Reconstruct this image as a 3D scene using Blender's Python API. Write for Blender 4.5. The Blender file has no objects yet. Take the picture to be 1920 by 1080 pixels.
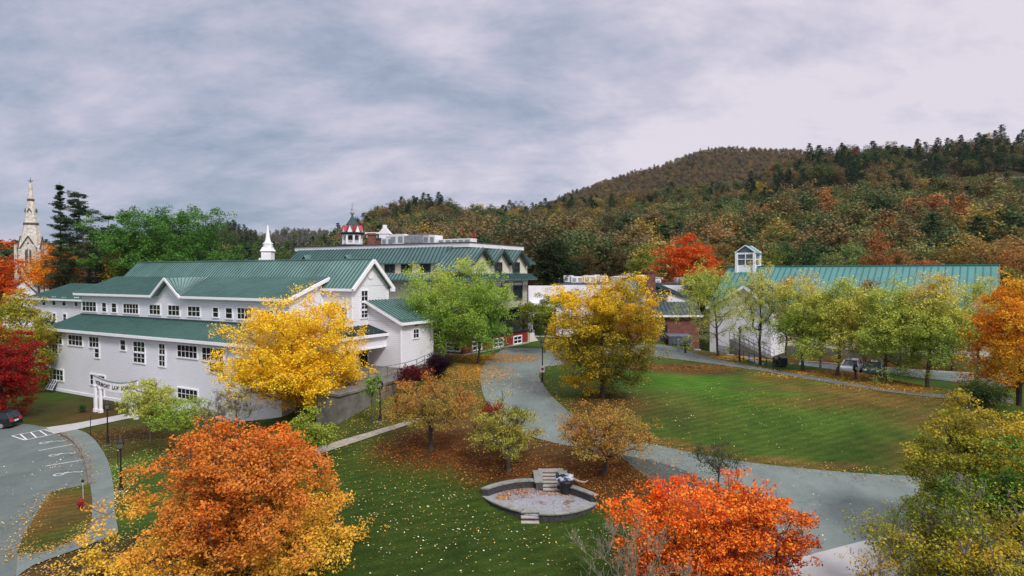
import bpy, bmesh, math, random
import numpy as np
from mathutils import Vector, Matrix
R = math.radians
S = bpy.context.scene

# ------------------------------------------------------------------ camera
CAMZ = 14.5; F = 1197.0; PITCH = math.atan(27 / F)
cam = bpy.data.cameras.new('camera'); camo = bpy.data.objects.new('camera', cam)
S.collection.objects.link(camo)
camo.location = (0, 0, CAMZ); camo.rotation_euler = (R(90) - PITCH, 0, 0)
cam.sensor_width = 36; cam.lens = 36 * F / 1920
cam.clip_start = 0.5; cam.clip_end = 12000
S.camera = camo

# ------------------------------------------------------------------ light and exposure
SUN_EL, SUN_AZ = R(46), R(152)          # azimuth clockwise from +Y: behind the camera, to the right
sl = bpy.data.lights.new('sun', 'SUN'); sl.energy = 2.2; sl.angle = R(11); sl.color = (1.0, 0.975, 0.955)
so = bpy.data.objects.new('sun', sl); S.collection.objects.link(so)
sd = Vector((math.sin(SUN_AZ) * math.cos(SUN_EL), math.cos(SUN_AZ) * math.cos(SUN_EL), math.sin(SUN_EL)))
so.rotation_euler = sd.to_track_quat('Z', 'Y').to_euler(); so.location = (0, -20, 60)
S.view_settings.view_transform = 'Standard'; S.view_settings.look = 'None'
S.view_settings.gamma = 1; S.view_settings.exposure = 0.32; S.view_settings.use_curve_mapping = False

W = bpy.data.worlds.new('World'); S.world = W; W.use_nodes = True
nt = W.node_tree; nt.nodes.clear()
def N(t, kind, **kw):
    n = t.nodes.new(kind)
    for k, v in kw.items():
        if k.startswith('i_'):
            n.inputs[k[2:].replace('_', ' ')].default_value = v
        else: setattr(n, k, v)
    return n
def mathn(t, op, a, b=None, c=None, clamp=False):
    n = t.nodes.new('ShaderNodeMath'); n.operation = op; n.use_clamp = clamp
    for i, v in enumerate((a, b, c)):
        if v is None: continue
        if isinstance(v, (int, float)): n.inputs[i].default_value = v
        else: t.links.new(v, n.inputs[i])
    return n.outputs[0]
def mixc(t, fac, a, b, mode='MIX'):
    n = t.nodes.new('ShaderNodeMix'); n.data_type = 'RGBA'; n.blend_type = mode
    for s, v in ((n.inputs['Factor'], fac), (n.inputs['A'], a), (n.inputs['B'], b)):
        if isinstance(v, (int, float)): s.default_value = v
        elif isinstance(v, tuple): s.default_value = (*v[:3], 1)
        else: t.links.new(v, s)
    return n.outputs['Result'] if 'Result' in n.outputs and False else n.outputs[2]
def ramp(t, fac, stops):
    n = t.nodes.new('ShaderNodeValToRGB'); t.links.new(fac, n.inputs[0])
    e = n.color_ramp.elements
    while len(e) < len(stops): e.new(0.5)
    for el, (p, c) in zip(e, stops):
        el.position = p; el.color = (*c, 1) if len(c) == 3 else c
    return n.outputs[0]
sky = N(nt, 'ShaderNodeTexSky', sky_type='NISHITA', sun_disc=False)
sky.sun_elevation = SUN_EL; sky.sun_rotation = SUN_AZ
tc = N(nt, 'ShaderNodeTexCoord')
nrm = N(nt, 'ShaderNodeVectorMath', operation='NORMALIZE'); nt.links.new(tc.outputs['Generated'], nrm.inputs[0])
sep = N(nt, 'ShaderNodeSeparateXYZ'); nt.links.new(nrm.outputs[0], sep.inputs[0])
el = mathn(nt, 'MAXIMUM', sep.outputs[2], 0.0)
den = mathn(nt, 'ADD', el, 0.40)
cx = mathn(nt, 'DIVIDE', sep.outputs[0], den); cy = mathn(nt, 'DIVIDE', sep.outputs[1], den)
cmb = N(nt, 'ShaderNodeCombineXYZ'); nt.links.new(cx, cmb.inputs[0]); nt.links.new(cy, cmb.inputs[1])
mp = N(nt, 'ShaderNodeMapping'); nt.links.new(cmb.outputs[0], mp.inputs[0]); mp.inputs['Location'].default_value = (3.1, 1.7, 0); mp.inputs['Rotation'].default_value = (0, 0, R(22)); mp.inputs['Scale'].default_value = (0.62, 1.0, 1)
n1 = N(nt, 'ShaderNodeTexNoise', i_Scale=1.7, i_Detail=8.0, i_Roughness=0.55, i_Distortion=0.35); nt.links.new(mp.outputs[0], n1.inputs[0])
n2 = N(nt, 'ShaderNodeTexNoise', i_Scale=4.2, i_Detail=10.0, i_Roughness=0.66, i_Distortion=0.15); nt.links.new(mp.outputs[0], n2.inputs[0])
v = mathn(nt, 'ADD', mathn(nt, 'MULTIPLY', n1.outputs[0], 0.50), mathn(nt, 'MULTIPLY', n2.outputs[0], 0.475))
# the cloud deck is heavier and bluer to the west (left), thinner and paler to the east
side = mathn(nt, 'MULTIPLY', sep.outputs[0], 0.15)
v = mathn(nt, 'ADD', v, side)
v = mathn(nt, 'ADD', v, mathn(nt, 'MULTIPLY', mathn(nt, 'ABSOLUTE', mathn(nt, 'SUBTRACT', el, 0.20)), 0.24))
cl = ramp(nt, v, [(0.35, (0.215, 0.280, 0.375)), (0.43, (0.335, 0.370, 0.475)), (0.505, (0.475, 0.465, 0.570)), (0.60, (0.66, 0.61, 0.685))])
# an overcast sky is brighter overhead
up = mathn(nt, 'MULTIPLY_ADD', mathn(nt, 'SMOOTH_MAX', mathn(nt, 'SUBTRACT', el, 0.42), 0.0, 0.05), 2.2, 1.0)
vm = N(nt, 'ShaderNodeVectorMath', operation='SCALE'); nt.links.new(cl, vm.inputs[0]); nt.links.new(up, vm.inputs[3])
skc = N(nt, 'ShaderNodeVectorMath', operation='SCALE'); nt.links.new(sky.outputs[0], skc.inputs[0]); skc.inputs[3].default_value = 0.06
mx = mixc(nt, 0.90, skc.outputs[0], vm.outputs[0])
bg = N(nt, 'ShaderNodeBackground'); nt.links.new(mx, bg.inputs[0]); bg.inputs[1].default_value = 1.0
wo = N(nt, 'ShaderNodeOutputWorld'); nt.links.new(bg.outputs[0], wo.inputs[0])

# ------------------------------------------------------------------ geometry helpers
def smooth(x, a=0.0, b=1.0):
    t = np.clip((np.asarray(x, float) - a) / (b - a), 0, 1); return t * t * (3 - 2 * t)
def vnoise(p, s, seed=0.0):
    x, y, z = p[..., 0] * s + seed, p[..., 1] * s + seed * 1.7, p[..., 2] * s - seed
    return (np.sin(x * 1.1 + 1.3 * np.sin(y * .9 + z * .5)) + np.sin(y * 1.3 + 1.1 * np.sin(z * 1.2 - x * .6)) + np.sin(z * 1.7 + 1.2 * np.sin(x * 1.4 + y * .8))) / 3
def ray(px, py):
    x, y = (px - 960) / F, -(py - 540) / F
    c, s = math.cos(PITCH), math.sin(PITCH)
    return np.array((x, c + s * y, -s + c * y))
def at(px, py, Y):
    d = ray(px, py); d = d / d[1] * Y; return Vector((d[0], d[1], d[2] + CAMZ))

RIDGES = [  # (skyline px -> py, distance, foot distance, height of the trees on it, fall behind)
 ([(-900,462),(250,462),(430,458),(500,480),(560,472),(640,432),(690,408),(715,390),(780,376),(830,374),(870,390),(940,383),(985,385),(1100,378),(1200,364),(1300,352),(1400,338),(1450,315),(1520,288),(1600,280),(1700,274),(1800,264),(1860,253),(1950,252),(2300,225),(2900,240)], 470, 165, 9, 0.9),
 ([(-900,500),(850,500),(940,420),(1000,392),(1060,358),(1130,333),(1230,307),(1300,279),(1350,269),(1420,271),(1500,277),(1560,285),(1700,320),(2000,420),(2900,480)], 1300, 700, 12, 0.5),
 ([(-900,470),(100,465),(250,445),(380,418),(430,410),(460,414),(500,442),(540,462),(620,480),(700,500),(2900,500)], 620, 300, 14, 0.6),
 ([(-900,450),(0,456),(100,462),(250,452),(400,450),(480,444),(540,428),(580,430),(640,436),(760,450),(1000,470),(2900,470)], 2300, 1500, 10, 0.4)]
RING = None
def terrain(X, Y):
    X = np.asarray(X, float); Y = np.asarray(Y, float)
    w = smooth(X, -30, -6)
    sl = 0.128 * np.clip(Y - 20.4, -8, 37.5)
    sl = np.where(Y > 54, 4.3 + 0.5 * smooth(Y, 54, 64), sl)
    z = sl * w
    e = (X - 24.3) * 0.868 + (Y - 74.9) * 0.497           # behind the row of trees the ground drops to the car park
    z = z - 1.9 * smooth(e, 2.0, 6.5) * smooth(X, 22, 30) * (1 - smooth(e, 16, 24) * 0.0)
    t = np.clip(X / np.maximum(Y, 1.0), -1.6, 1.6); px = 960 + F * t
    hz = np.zeros_like(z)
    for poly, Yk, Y0, th, fall in RIDGES:
        zr = CAMZ + (513 - np.interp(px, [q[0] for q in poly], [q[1] for q in poly])) / F * Yk - th
        zr = np.maximum(zr, 0)
        f = np.clip((Y - Y0) / (Yk - Y0), 0, 1); f = f * (0.75 + 0.25 * f)
        f = np.where(Y > Yk, np.clip(1 - fall * (Y - Yk) / Yk * 2.5, 0.0, 1), f)
        hz = np.maximum(hz, zr * f)
    far = smooth(Y, 170, 260)
    hz = hz + far * 2.2 * np.sin(X / 37 + 2 * np.sin(Y / 61)) * np.sin(Y / 43 + X / 90) * (hz > 4)
    z = np.maximum(z, 0) * (1 - smooth(Y, 150, 300)) + hz
    if RING is not None:
        cxr, cyr, rx, ry, zf = RING
        q = ((X - cxr) / rx) ** 2 + ((Y - cyr + .17 * (X - cxr)) / ry) ** 2
        z = np.where(q < 1.0, np.minimum(z, zf - 0.12), z)
    return z
def tz(x, y): return float(terrain(np.array([x]), np.array([y]))[0])
def g(px, py, off=0.0):
    """the point of the ground seen at a place of the photograph"""
    d = ray(px, py); lo = 5.0; Y = np.concatenate([np.arange(15, 200, .25), np.arange(200, 2500, 2.0)])
    P = d[None] / d[1] * Y[:, None]; h = P[:, 2] + CAMZ - terrain(P[:, 0], P[:, 1])
    k = int(np.argmax(h < 0))
    if not (h < 0).any(): k = len(Y) - 1
    a, b = Y[max(k - 1, 0)], Y[k]
    for _ in range(14):
        m = (a + b) / 2; p = d / d[1] * m
        if p[2] + CAMZ > tz(p[0], p[1]): a = m
        else: b = m
    p = d / d[1] * b
    return Vector((p[0], p[1], tz(p[0], p[1]) + off))

def tag(o, label=None, cat=None, group=None, kind=None):
    if label: o['label'] = label
    if cat: o['category'] = cat
    if group: o['group'] = group
    if kind: o['kind'] = kind
    return o
def empty(name, loc, rz=0.0, label=None, cat=None, group=None):
    o = bpy.data.objects.new(name, None); S.collection.objects.link(o); o.empty_display_size = 0.3
    o.location = loc; o.rotation_euler = (0, 0, rz); return tag(o, label, cat, group)
def link(name, me, parent=None):
    o = bpy.data.objects.new(name, me); S.collection.objects.link(o); o.parent = parent; return o
def copy_tree(o, parent=None):
    c = o.copy(); S.collection.objects.link(c); c.parent = parent
    for ch in list(o.children): copy_tree(ch, c)
    return c
def fast_mesh(name, V, Q, mat, col=None, smooth_=False, matidx=None):
    me = bpy.data.meshes.new(name); V = np.asarray(V, np.float32); Q = np.asarray(Q, np.int32)
    me.vertices.add(len(V)); me.vertices.foreach_set('co', V.ravel())
    n = Q.shape[1]; me.loops.add(Q.size); me.polygons.add(len(Q))
    me.loops.foreach_set('vertex_index', Q.ravel())
    me.polygons.foreach_set('loop_start', np.arange(0, Q.size, n, dtype=np.int32))
    me.polygons.foreach_set('loop_total', np.full(len(Q), n, np.int32))
    if smooth_: me.polygons.foreach_set('use_smooth', np.ones(len(Q), bool))
    for m in (mat if isinstance(mat, (list, tuple)) else [mat]): me.materials.append(m)
    if matidx is not None: me.polygons.foreach_set('material_index', np.asarray(matidx, np.int32))
    if col is not None:
        at_ = me.color_attributes.new('Col', 'FLOAT_COLOR', 'POINT')
        c4 = np.ones((len(V), 4), np.float32); c4[:, :3] = col; at_.data.foreach_set('color', c4.ravel())
    me.update(calc_edges=True); return me

class MB:
    def __init__(s, off=(0, 0, 0)): s.v = []; s.f = []; s.off = Vector(off)
    def add(s, vs, fs):
        b = len(s.v); s.v += [Vector(q) - s.off for q in vs]; s.f += [tuple(i + b for i in q) for q in fs]; return s
    def box(s, x0, x1, y0, y1, z0, z1):
        return s.add([(x0,y0,z0),(x1,y0,z0),(x1,y1,z0),(x0,y1,z0),(x0,y0,z1),(x1,y0,z1),(x1,y1,z1),(x0,y1,z1)],
                     [(0,3,2,1),(4,5,6,7),(0,1,5,4),(1,2,6,5),(2,3,7,6),(3,0,4,7)])
    def prism(s, pts, d):
        """pts: planar 3D polygon, d: extrusion vector"""
        n = len(pts); d = Vector(d); p = [Vector(q) for q in pts]
        return s.add(p + [q + d for q in p], [tuple(range(n))[::-1], tuple(range(n, 2*n))] + [(i, (i+1) % n, (i+1) % n + n, i + n) for i in range(n)])
    def slab(s, p0, p1, p2, p3, th=0.12):
        return s.prism([p0, p1, p2, p3], (0, 0, -th))
    def beam(s, a, b, w=0.06, h=0.06, up=(0, 0, 1)):
        a, b = Vector(a), Vector(b); d = (b - a)
        if d.length < 1e-6: return s
        d.normalize(); u = Vector(up)
        if abs(d.dot(u)) > .98: u = Vector((1, 0, 0))
        x = d.cross(u).normalized(); y = x.cross(d).normalized()
        c = [(-w/2,-h/2),(w/2,-h/2),(w/2,h/2),(-w/2,h/2)]
        vs = [a + x*i + y*j for i, j in c] + [b + x*i + y*j for i, j in c]
        return s.add(vs, [(3,2,1,0),(4,5,6,7),(0,1,5,4),(1,2,6,5),(2,3,7,6),(3,0,4,7)])
    def tube(s, a, b, r0, r1=None, n=8):
        r1 = r0 if r1 is None else r1; a, b = Vector(a), Vector(b); d = (b-a).normalized()
        u = Vector((0,0,1)) if abs(d.z) < .9 else Vector((1,0,0)); x = d.cross(u).normalized(); y = x.cross(d)
        vs = []
        for c, r in ((a, r0), (b, r1)):
            for k in range(n):
                t = 2*math.pi*k/n; vs.append(c + x*(r*math.cos(t)) + y*(r*math.sin(t)))
        return s.add(vs, [tuple(range(n))[::-1], tuple(range(n, 2*n))] + [(i, (i+1)%n, (i+1)%n+n, i+n) for i in range(n)])
    def lathe(s, c, prof, n=16, rot=0.0):
        c = Vector(c); vs = []
        for r, z in prof:
            for k in range(n):
                t = 2*math.pi*k/n + rot; vs.append(c + Vector((r*math.cos(t), r*math.sin(t), z)))
        m = len(prof); fs = [tuple(range(n))[::-1], tuple(range((m-1)*n, m*n))]
        for j in range(m-1):
            for k in range(n): fs.append((j*n+k, j*n+(k+1)%n, (j+1)*n+(k+1)%n, (j+1)*n+k))
        return s.add(vs, fs)
    def seams(s, p0, p1, p2, p3, step=0.5, w=0.08, h=0.09, ridge=True):
        """a standing seam roof face: p0-p1 eave, p3-p2 ridge"""
        p0, p1, p2, p3 = map(Vector, (p0, p1, p2, p3)); s.slab(p0, p1, p2, p3)
        n = max(2, int(max((p1-p0).length, (p2-p3).length) / step)); nn = (p1-p0).cross(p3-p0).normalized()
        if nn.z < 0: nn = -nn
        for i in range(n + 1):
            t = i / n; a = p0.lerp(p1, t); b = p3.lerp(p2, t)
            if not hasattr(s, 'sm'): s.sm = MB()
            s.sm.beam(a + nn*(h/2) - s.off, b + nn*(h/2) - s.off, w, h, nn)
        return s
    def build(s, name, mat, parent=None, label=None, bevel=0, smooth_=False):
        me = bpy.data.meshes.new(name); me.from_pydata([tuple(q) for q in s.v], [], s.f)
        me.materials.append(mat) if not isinstance(mat, (list, tuple)) else [me.materials.append(m) for m in mat]
        bm = bmesh.new(); bm.from_mesh(me); bmesh.ops.recalc_face_normals(bm, faces=bm.faces)
        if bevel: bmesh.ops.bevel(bm, geom=bm.edges[:], offset=bevel, segments=1, affect='EDGES')
        bm.to_mesh(me); bm.free()
        if smooth_:
            for p in me.polygons: p.use_smooth = True
        o = link(name, me, parent)
        if label: o['label'] = label
        if hasattr(s, 'sm'): s.sm.build('seams', MATS[mat.name + '_seam'], o)
        return o

# ------------------------------------------------------------------ materials
MATS = {}
def mat(name, col, rough=0.7, metal=0.0, var=0.0, vscale=1.0, bump=0.0, bscale=8.0, spec=0.4, coat=0.0, extra=None):
    if name in MATS: return MATS[name]
    m = bpy.data.materials.new(name); m.use_nodes = True; t = m.node_tree; b = t.nodes['Principled BSDF']
    b.inputs['Roughness'].default_value = rough; b.inputs['Metallic'].default_value = metal
    b.inputs['Specular IOR Level'].default_value = spec; b.inputs['Coat Weight'].default_value = coat
    c = (*col, 1); b.inputs['Base Color'].default_value = c; out = None
    co = N(t, 'ShaderNodeTexCoord').outputs['Object']
    if var:
        n = N(t, 'ShaderNodeTexNoise', i_Scale=vscale, i_Detail=6.0, i_Roughness=0.65); t.links.new(co, n.inputs[0])
        lo = tuple(q * (1 - var) for q in col); hi = tuple(min(1, q * (1 + var)) for q in col)
        out = ramp(t, n.outputs[0], [(0.3, lo), (0.7, hi)]); t.links.new(out, b.inputs['Base Color'])
    if bump:
        n = N(t, 'ShaderNodeTexNoise', i_Scale=bscale, i_Detail=4.0); t.links.new(co, n.inputs[0])
        bp = N(t, 'ShaderNodeBump', i_Strength=bump, i_Distance=0.05); t.links.new(n.outputs[0], bp.inputs['Height']); t.links.new(bp.outputs[0], b.inputs['Normal'])
    if extra: extra(t, b, co, out)
    MATS[name] = m; return m
def siding(step, dark=0.80):
    def f(t, b, co, out):
        s = N(t, 'ShaderNodeSeparateXYZ'); t.links.new(co, s.inputs[0])
        fr = mathn(t, 'FRACT', mathn(t, 'DIVIDE', s.outputs[2], step))
        c = mixc(t, mathn(t, 'GREATER_THAN', fr, 0.80), (1, 1, 1), (dark, dark, dark + .01))
        base = out if out is not None else None
        mm = mixc(t, 1.0, base, c, 'MULTIPLY'); t.links.new(mm, b.inputs['Base Color'])
        bp = N(t, 'ShaderNodeBump', i_Strength=0.6, i_Distance=0.02); t.links.new(fr, bp.inputs['Height']); t.links.new(bp.outputs[0], b.inputs['Normal'])
    return f
def bricks(t, b, co, out):
    mp = N(t, 'ShaderNodeMapping'); t.links.new(co, mp.inputs[0]); mp.inputs['Rotation'].default_value = (R(90), 0, 0)
    br = N(t, 'ShaderNodeTexBrick', i_Scale=1.5, i_Color1=(0.23, 0.068, 0.042, 1), i_Color2=(0.085, 0.03, 0.024, 1), i_Mortar=(0.22, 0.17, 0.15, 1)); t.links.new(mp.outputs[0], br.inputs[0])
    br.inputs['Mortar Size'].default_value = 0.012
    m = mixc(t, 0.85, out, br.outputs[0]); t.links.new(m, b.inputs['Base Color'])
M_SIDE = mat('white_clapboard', (0.80, 0.80, 0.835), 0.6, var=0.05, vscale=0.35, extra=siding(0.21, .80))
M_TRIM = mat('white_trim', (0.84, 0.83, 0.85), 0.5, var=0.03, vscale=2)
M_ROOF = mat('green_metal_roof', (0.118, 0.212, 0.188), 0.42, var=0.36, vscale=0.28, spec=0.5)
M_ROOFB = mat('bluish_metal_roof', (0.055, 0.125, 0.115), 0.42, var=0.28, vscale=0.4, spec=0.5)
M_ROOFT = mat('teal_metal_roof', (0.045, 0.195, 0.170), 0.45, var=0.18, vscale=0.3, spec=0.5)
for n_, c_ in (('green_metal_roof', (.050,.115,.100)), ('bluish_metal_roof', (.022,.055,.052)), ('teal_metal_roof', (.030,.095,.09)), ('dark_roof', (.02,.035,.035))): mat(n_ + '_seam', c_, .45, var=.2)
M_ROOFD = mat('dark_roof', (0.030, 0.055, 0.055), 0.6, var=0.3, vscale=1)
M_GLASS = mat('window_glass', (0.012, 0.015, 0.018), 0.08, var=0.5, vscale=0.7, spec=0.5)
M_CREAM = mat('cream_wall', (0.70, 0.66, 0.54), 0.7, var=0.05, vscale=0.5, extra=siding(0.2, .88))
M_RED = mat('red_board', (0.23, 0.018, 0.016), 0.6, var=0.15, vscale=1, extra=siding(0.18))
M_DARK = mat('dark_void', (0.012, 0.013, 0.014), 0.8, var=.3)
M_BLACK = mat('black_paint', (0.012, 0.012, 0.013), 0.45, var=.3)
M_IRON = mat('grey_iron', (0.10, 0.11, 0.11), 0.5, var=.2)
M_BRICK = mat('red_brick', (0.19, 0.060, 0.042), 0.85, var=0.35, vscale=1.4, extra=bricks)
M_CONC = mat('concrete', (0.135, 0.125, 0.105), 0.85, var=0.45, vscale=0.9, bump=.3)
M_CONCL = mat('light_concrete', (0.36, 0.36, 0.345), 0.85, var=0.14, vscale=0.8, bump=.2)
M_STONE = mat('bluestone', (0.225, 0.235, 0.21), 0.75, var=0.30, vscale=2.2, bump=.3)
M_STONED = mat('stacked_stone', (0.045, 0.044, 0.042), 0.9, var=0.55, vscale=6, bump=.8)
M_TREAD = mat('step_tread', (0.34, 0.315, 0.28), 0.8, var=0.2, vscale=3)
M_SPIRE = mat('pale_limestone', (0.56, 0.52, 0.45), 0.9, var=0.45, vscale=1.6, bump=.5)
M_SPIRED = mat('brown_stone', (0.10, 0.075, 0.06), 0.9, var=0.4, vscale=2)
M_ROOFW = mat('white_membrane', (0.72, 0.70, 0.72), 0.7, var=0.1, vscale=0.6)
M_METAL = mat('grey_metal', (0.33, 0.34, 0.35), 0.45, metal=.3, var=0.3, vscale=3)
M_PAINT = mat('road_paint', (0.66, 0.65, 0.66), 0.7, var=0.2, vscale=6)

def ground_material(name, fine=1.0):
    m = bpy.data.materials.new(name); m.use_nodes = True; t = m.node_tree; b = t.nodes['Principled BSDF']
    a = N(t, 'ShaderNodeAttribute', attribute_name='Col'); co = N(t, 'ShaderNodeTexCoord').outputs['Object']
    def noise(s, d=6.0, r=.6, sc=(1, 1, 1)):
        mp = N(t, 'ShaderNodeMapping'); mp.inputs['Scale'].default_value = sc; t.links.new(co, mp.inputs[0])
        n = N(t, 'ShaderNodeTexNoise', i_Scale=s, i_Detail=d, i_Roughness=r); t.links.new(mp.outputs[0], n.inputs[0]); return n.outputs[0]
    c = mixc(t, 1.0, a.outputs[0], ramp(t, noise(0.30, 5, .6, (1, .6, 1)), [(0.3, (.62, .68, .6)), (0.7, (1.42, 1.26, 1.1))]), 'MULTIPLY')
    c = mixc(t, 1.0, c, ramp(t, noise(1.5, 5, .7, (.35, 1.6, 1)), [(0.3, (.74, .78, .74)), (0.7, (1.3, 1.22, 1.2))]), 'MULTIPLY')
    c = mixc(t, 1.0, c, ramp(t, noise(9 * fine, 5, .75), [(0.32, (.50, .52, .50)), (0.68, (1.5, 1.45, 1.4))]), 'MULTIPLY')
    # faint mowing bands
    wv = N(t, 'ShaderNodeTexWave', i_Scale=0.42, i_Distortion=1.2, i_Detail=2.0); mpw = N(t, 'ShaderNodeMapping'); mpw.inputs['Rotation'].default_value = (0, 0, R(62)); t.links.new(co, mpw.inputs[0]); t.links.new(mpw.outputs[0], wv.inputs[0])
    c = mixc(t, 1.0, c, ramp(t, wv.outputs[1] if len(wv.outputs) > 1 else wv.outputs[0], [(0.3, (.90, .92, .90)), (0.7, (1.10, 1.08, 1.08))]), 'MULTIPLY')
    # dry, yellowed patches
    c = mixc(t, ramp(t, noise(1.7, 6, .75, (1, .55, 1)), [(0.52, (0, 0, 0)), (0.80, (.55, .55, .55))]), c, mixc(t, 1.0, c, (1.75, 1.18, 0.9), 'MULTIPLY'))
    t.links.new(c, b.inputs['Base Color']); b.inputs['Roughness'].default_value = .95; b.inputs['Specular IOR Level'].default_value = .1
    bp = N(t, 'ShaderNodeBump', i_Strength=.7, i_Distance=0.08); t.links.new(noise(14 * fine, 4, .8), bp.inputs['Height']); t.links.new(bp.outputs[0], b.inputs['Normal'])
    return m
M_GROUND = ground_material('lawn_and_leaf_litter'); M_HILL = ground_material('forest_floor', .1)
def asphalt(name, col, leaves=0.0):
    def f(t, b, co, out):
        mp = N(t, 'ShaderNodeMapping'); mp.inputs['Scale'].default_value = (1, .6, 1); t.links.new(co, mp.inputs[0])
        n = N(t, 'ShaderNodeTexNoise', i_Scale=0.55, i_Detail=8.0, i_Roughness=.7); t.links.new(mp.outputs[0], n.inputs[0])
        n2 = N(t, 'ShaderNodeTexNoise', i_Scale=30.0, i_Detail=3.0, i_Roughness=.7); t.links.new(co, n2.inputs[0])
        c = mixc(t, 1.0, out, ramp(t, n.outputs[0], [(.3, (.74, .77, .76)), (.7, (1.2, 1.18, 1.17))]), 'MULTIPLY')
        c = mixc(t, 1.0, c, ramp(t, n2.outputs[0], [(.3, (.78, .78, .78)), (.7, (1.22, 1.22, 1.22))]), 'MULTIPLY')
        v = N(t, 'ShaderNodeTexVoronoi', feature='DISTANCE_TO_EDGE', i_Scale=0.16); 
        w = N(t, 'ShaderNodeTexNoise', i_Scale=1.2, i_Detail=5.0); t.links.new(co, w.inputs[0])
        wv = N(t, 'ShaderNodeVectorMath', operation='MULTIPLY_ADD'); t.links.new(w.outputs[1], wv.inputs[0]); wv.inputs[1].default_value = (2.2, 2.2, 0); t.links.new(co, wv.inputs[2]); t.links.new(wv.outputs[0], v.inputs[0])
        c = mixc(t, ramp(t, v.outputs[0], [(0.0, (.6, .6, .6)), (0.007, (0, 0, 0))]), c, (.085, .095, .095))
        t.links.new(c, b.inputs['Base Color'])
    return mat(name, col, 0.85, var=0.10, vscale=0.12, bump=.25, bscale=40, spec=.3, extra=f)
M_ASPH = asphalt('asphalt', (0.108, 0.134, 0.122)); M_ASPHL = asphalt('pale_asphalt', (0.142, 0.176, 0.160))

def leafmat(name, transl=0.26, rough=0.55):
    m = bpy.data.materials.new(name); m.use_nodes = True; t = m.node_tree; b = t.nodes['Principled BSDF']; o = t.nodes['Material Output']
    a = N(t, 'ShaderNodeAttribute', attribute_name='Col'); t.links.new(a.outputs[0], b.inputs['Base Color'])
    b.inputs['Roughness'].default_value = rough; b.inputs['Specular IOR Level'].default_value = .07
    tr = N(t, 'ShaderNodeBsdfTranslucent'); t.links.new(a.outputs[0], tr.inputs[0])
    mx = N(t, 'ShaderNodeMixShader'); mx.inputs[0].default_value = transl
    t.links.new(b.outputs[0], mx.inputs[1]); t.links.new(tr.outputs[0], mx.inputs[2]); t.links.new(mx.outputs[0], o.inputs[0]); return m
M_LEAF = leafmat('leaves'); M_LITTER = leafmat('fallen_leaf', 0.0, .8)
M_BARK = mat('bark', (0.075, 0.058, 0.045), 0.9, var=0.35, vscale=6, bump=.5)
M_BARKG = mat('grey_bark', (0.19, 0.165, 0.14), 0.9, var=0.3, vscale=6, bump=.4)
# ------------------------------------------------------------------ ground
zr_ = 1.86
_c = g(1011, 938); RING = (_c[0], _c[1] + 0.15, 3.05, 2.35, zr_)
GREEN = np.array((0.038, 0.078, 0.012)); LUSH = np.array((0.050, 0.140, 0.014)); DRY = np.array((0.135, 0.090, 0.032)); BROWN = np.array((0.095, 0.052, 0.022))
OLIVE = np.array((0.075, 0.075, 0.024)); RUST = np.array((0.115, 0.040, 0.016)); FOREST = np.array((0.035, 0.032, 0.016)); GOLD = np.array((0.20, 0.125, 0.035))
ZONES = [ # px, py, half width and half depth in metres, colour, strength
 (1350,720,11,9,LUSH,.9),(1560,790,10,6,GREEN*1.35,.7),(1500,860,9,4,GREEN,.7),(1640,850,7,4,GREEN*.8,.8),(1200,760,8,6,OLIVE*.9,.6),(1140,760,4,3,BROWN,.7),
 (1240,688,7,3.4,BROWN*.8,.95),(1330,698,5,2.2,BROWN*.8,.9),(1440,712,5,1.8,BROWN,.7),(1090,720,3,4,OLIVE*1.2,.4),(1640,752,11,2.6,DRY*.75,.8),(1760,790,5,3.4,DRY*.75,.8),(1800,870,5,5,DRY*.7,.8),(1420,862,3.5,.7,DRY*.8,.9),(1300,843,3.5,.7,DRY*.8,.9),(1540,875,4,.7,DRY*.7,.8),(1240,828,2.4,.8,DRY*.8,.8),(1480,728,8,1.6,OLIVE,.6),
 (1600,730,9,2.0,DRY*.8,.8),(1400,671,8,2.6,GOLD*.75,.9),(1560,702,8,2.6,GOLD*.75,.9),(1700,722,8,2.6,GOLD*.8,.9),(1320,660,4,2.5,GOLD*.6,.8),
 (805,843,5.0,4.2,RUST*.9,1.0),(950,880,4.2,3.8,RUST*.8,1.0),(1130,888,4.2,3.4,RUST*.75,1.0),(880,800,6,5,BROWN,.8),(1040,880,4,4,BROWN*.8,.8),(1070,850,4,3,BROWN,.9),(930,840,4,4,BROWN*.9,.8),(1150,925,2.4,2.4,BROWN*.7,.8),
 (900,690,5,6,GOLD*.85,.9),(860,720,4,5,GOLD*.6,.7),(885,740,2,3,OLIVE,.7),(930,668,6,3,GOLD*.8,.9),(700,790,5,6,OLIVE*.75,.6),(690,750,4,5,GREEN*1.3,.6),
 (800,960,8,5,GREEN*.62,.95),(900,1040,9,5,GREEN*.62,.95),(1050,1020,5,3,GREEN*.7,.8),(720,880,5,4,GREEN*.8,.6),
 (120,765,9,9,OLIVE*.7,.9),(200,770,6,5,BROWN*.6,.7),(160,790,6,5,GOLD*.35,.6),(230,815,5,5,BROWN*.55,.9),(300,850,6,5,BROWN*.6,.9),(245,870,2.5,5,GREEN*1.5,.8),
 (110,960,4.2,5,GOLD*.55,1.0),(128,965,1.5,2.0,OLIVE*.9,.7),(1560,681,9,3,RUST*.8,1),(1700,690,9,3,RUST*.8,1),(1640,676,12,5,RUST*.8,1),(1440,668,5,4,RUST*.6,.9),(200,1060,8,4,BROWN*.65,1.0),(80,1070,4,2,DRY*.6,.8)]
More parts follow.
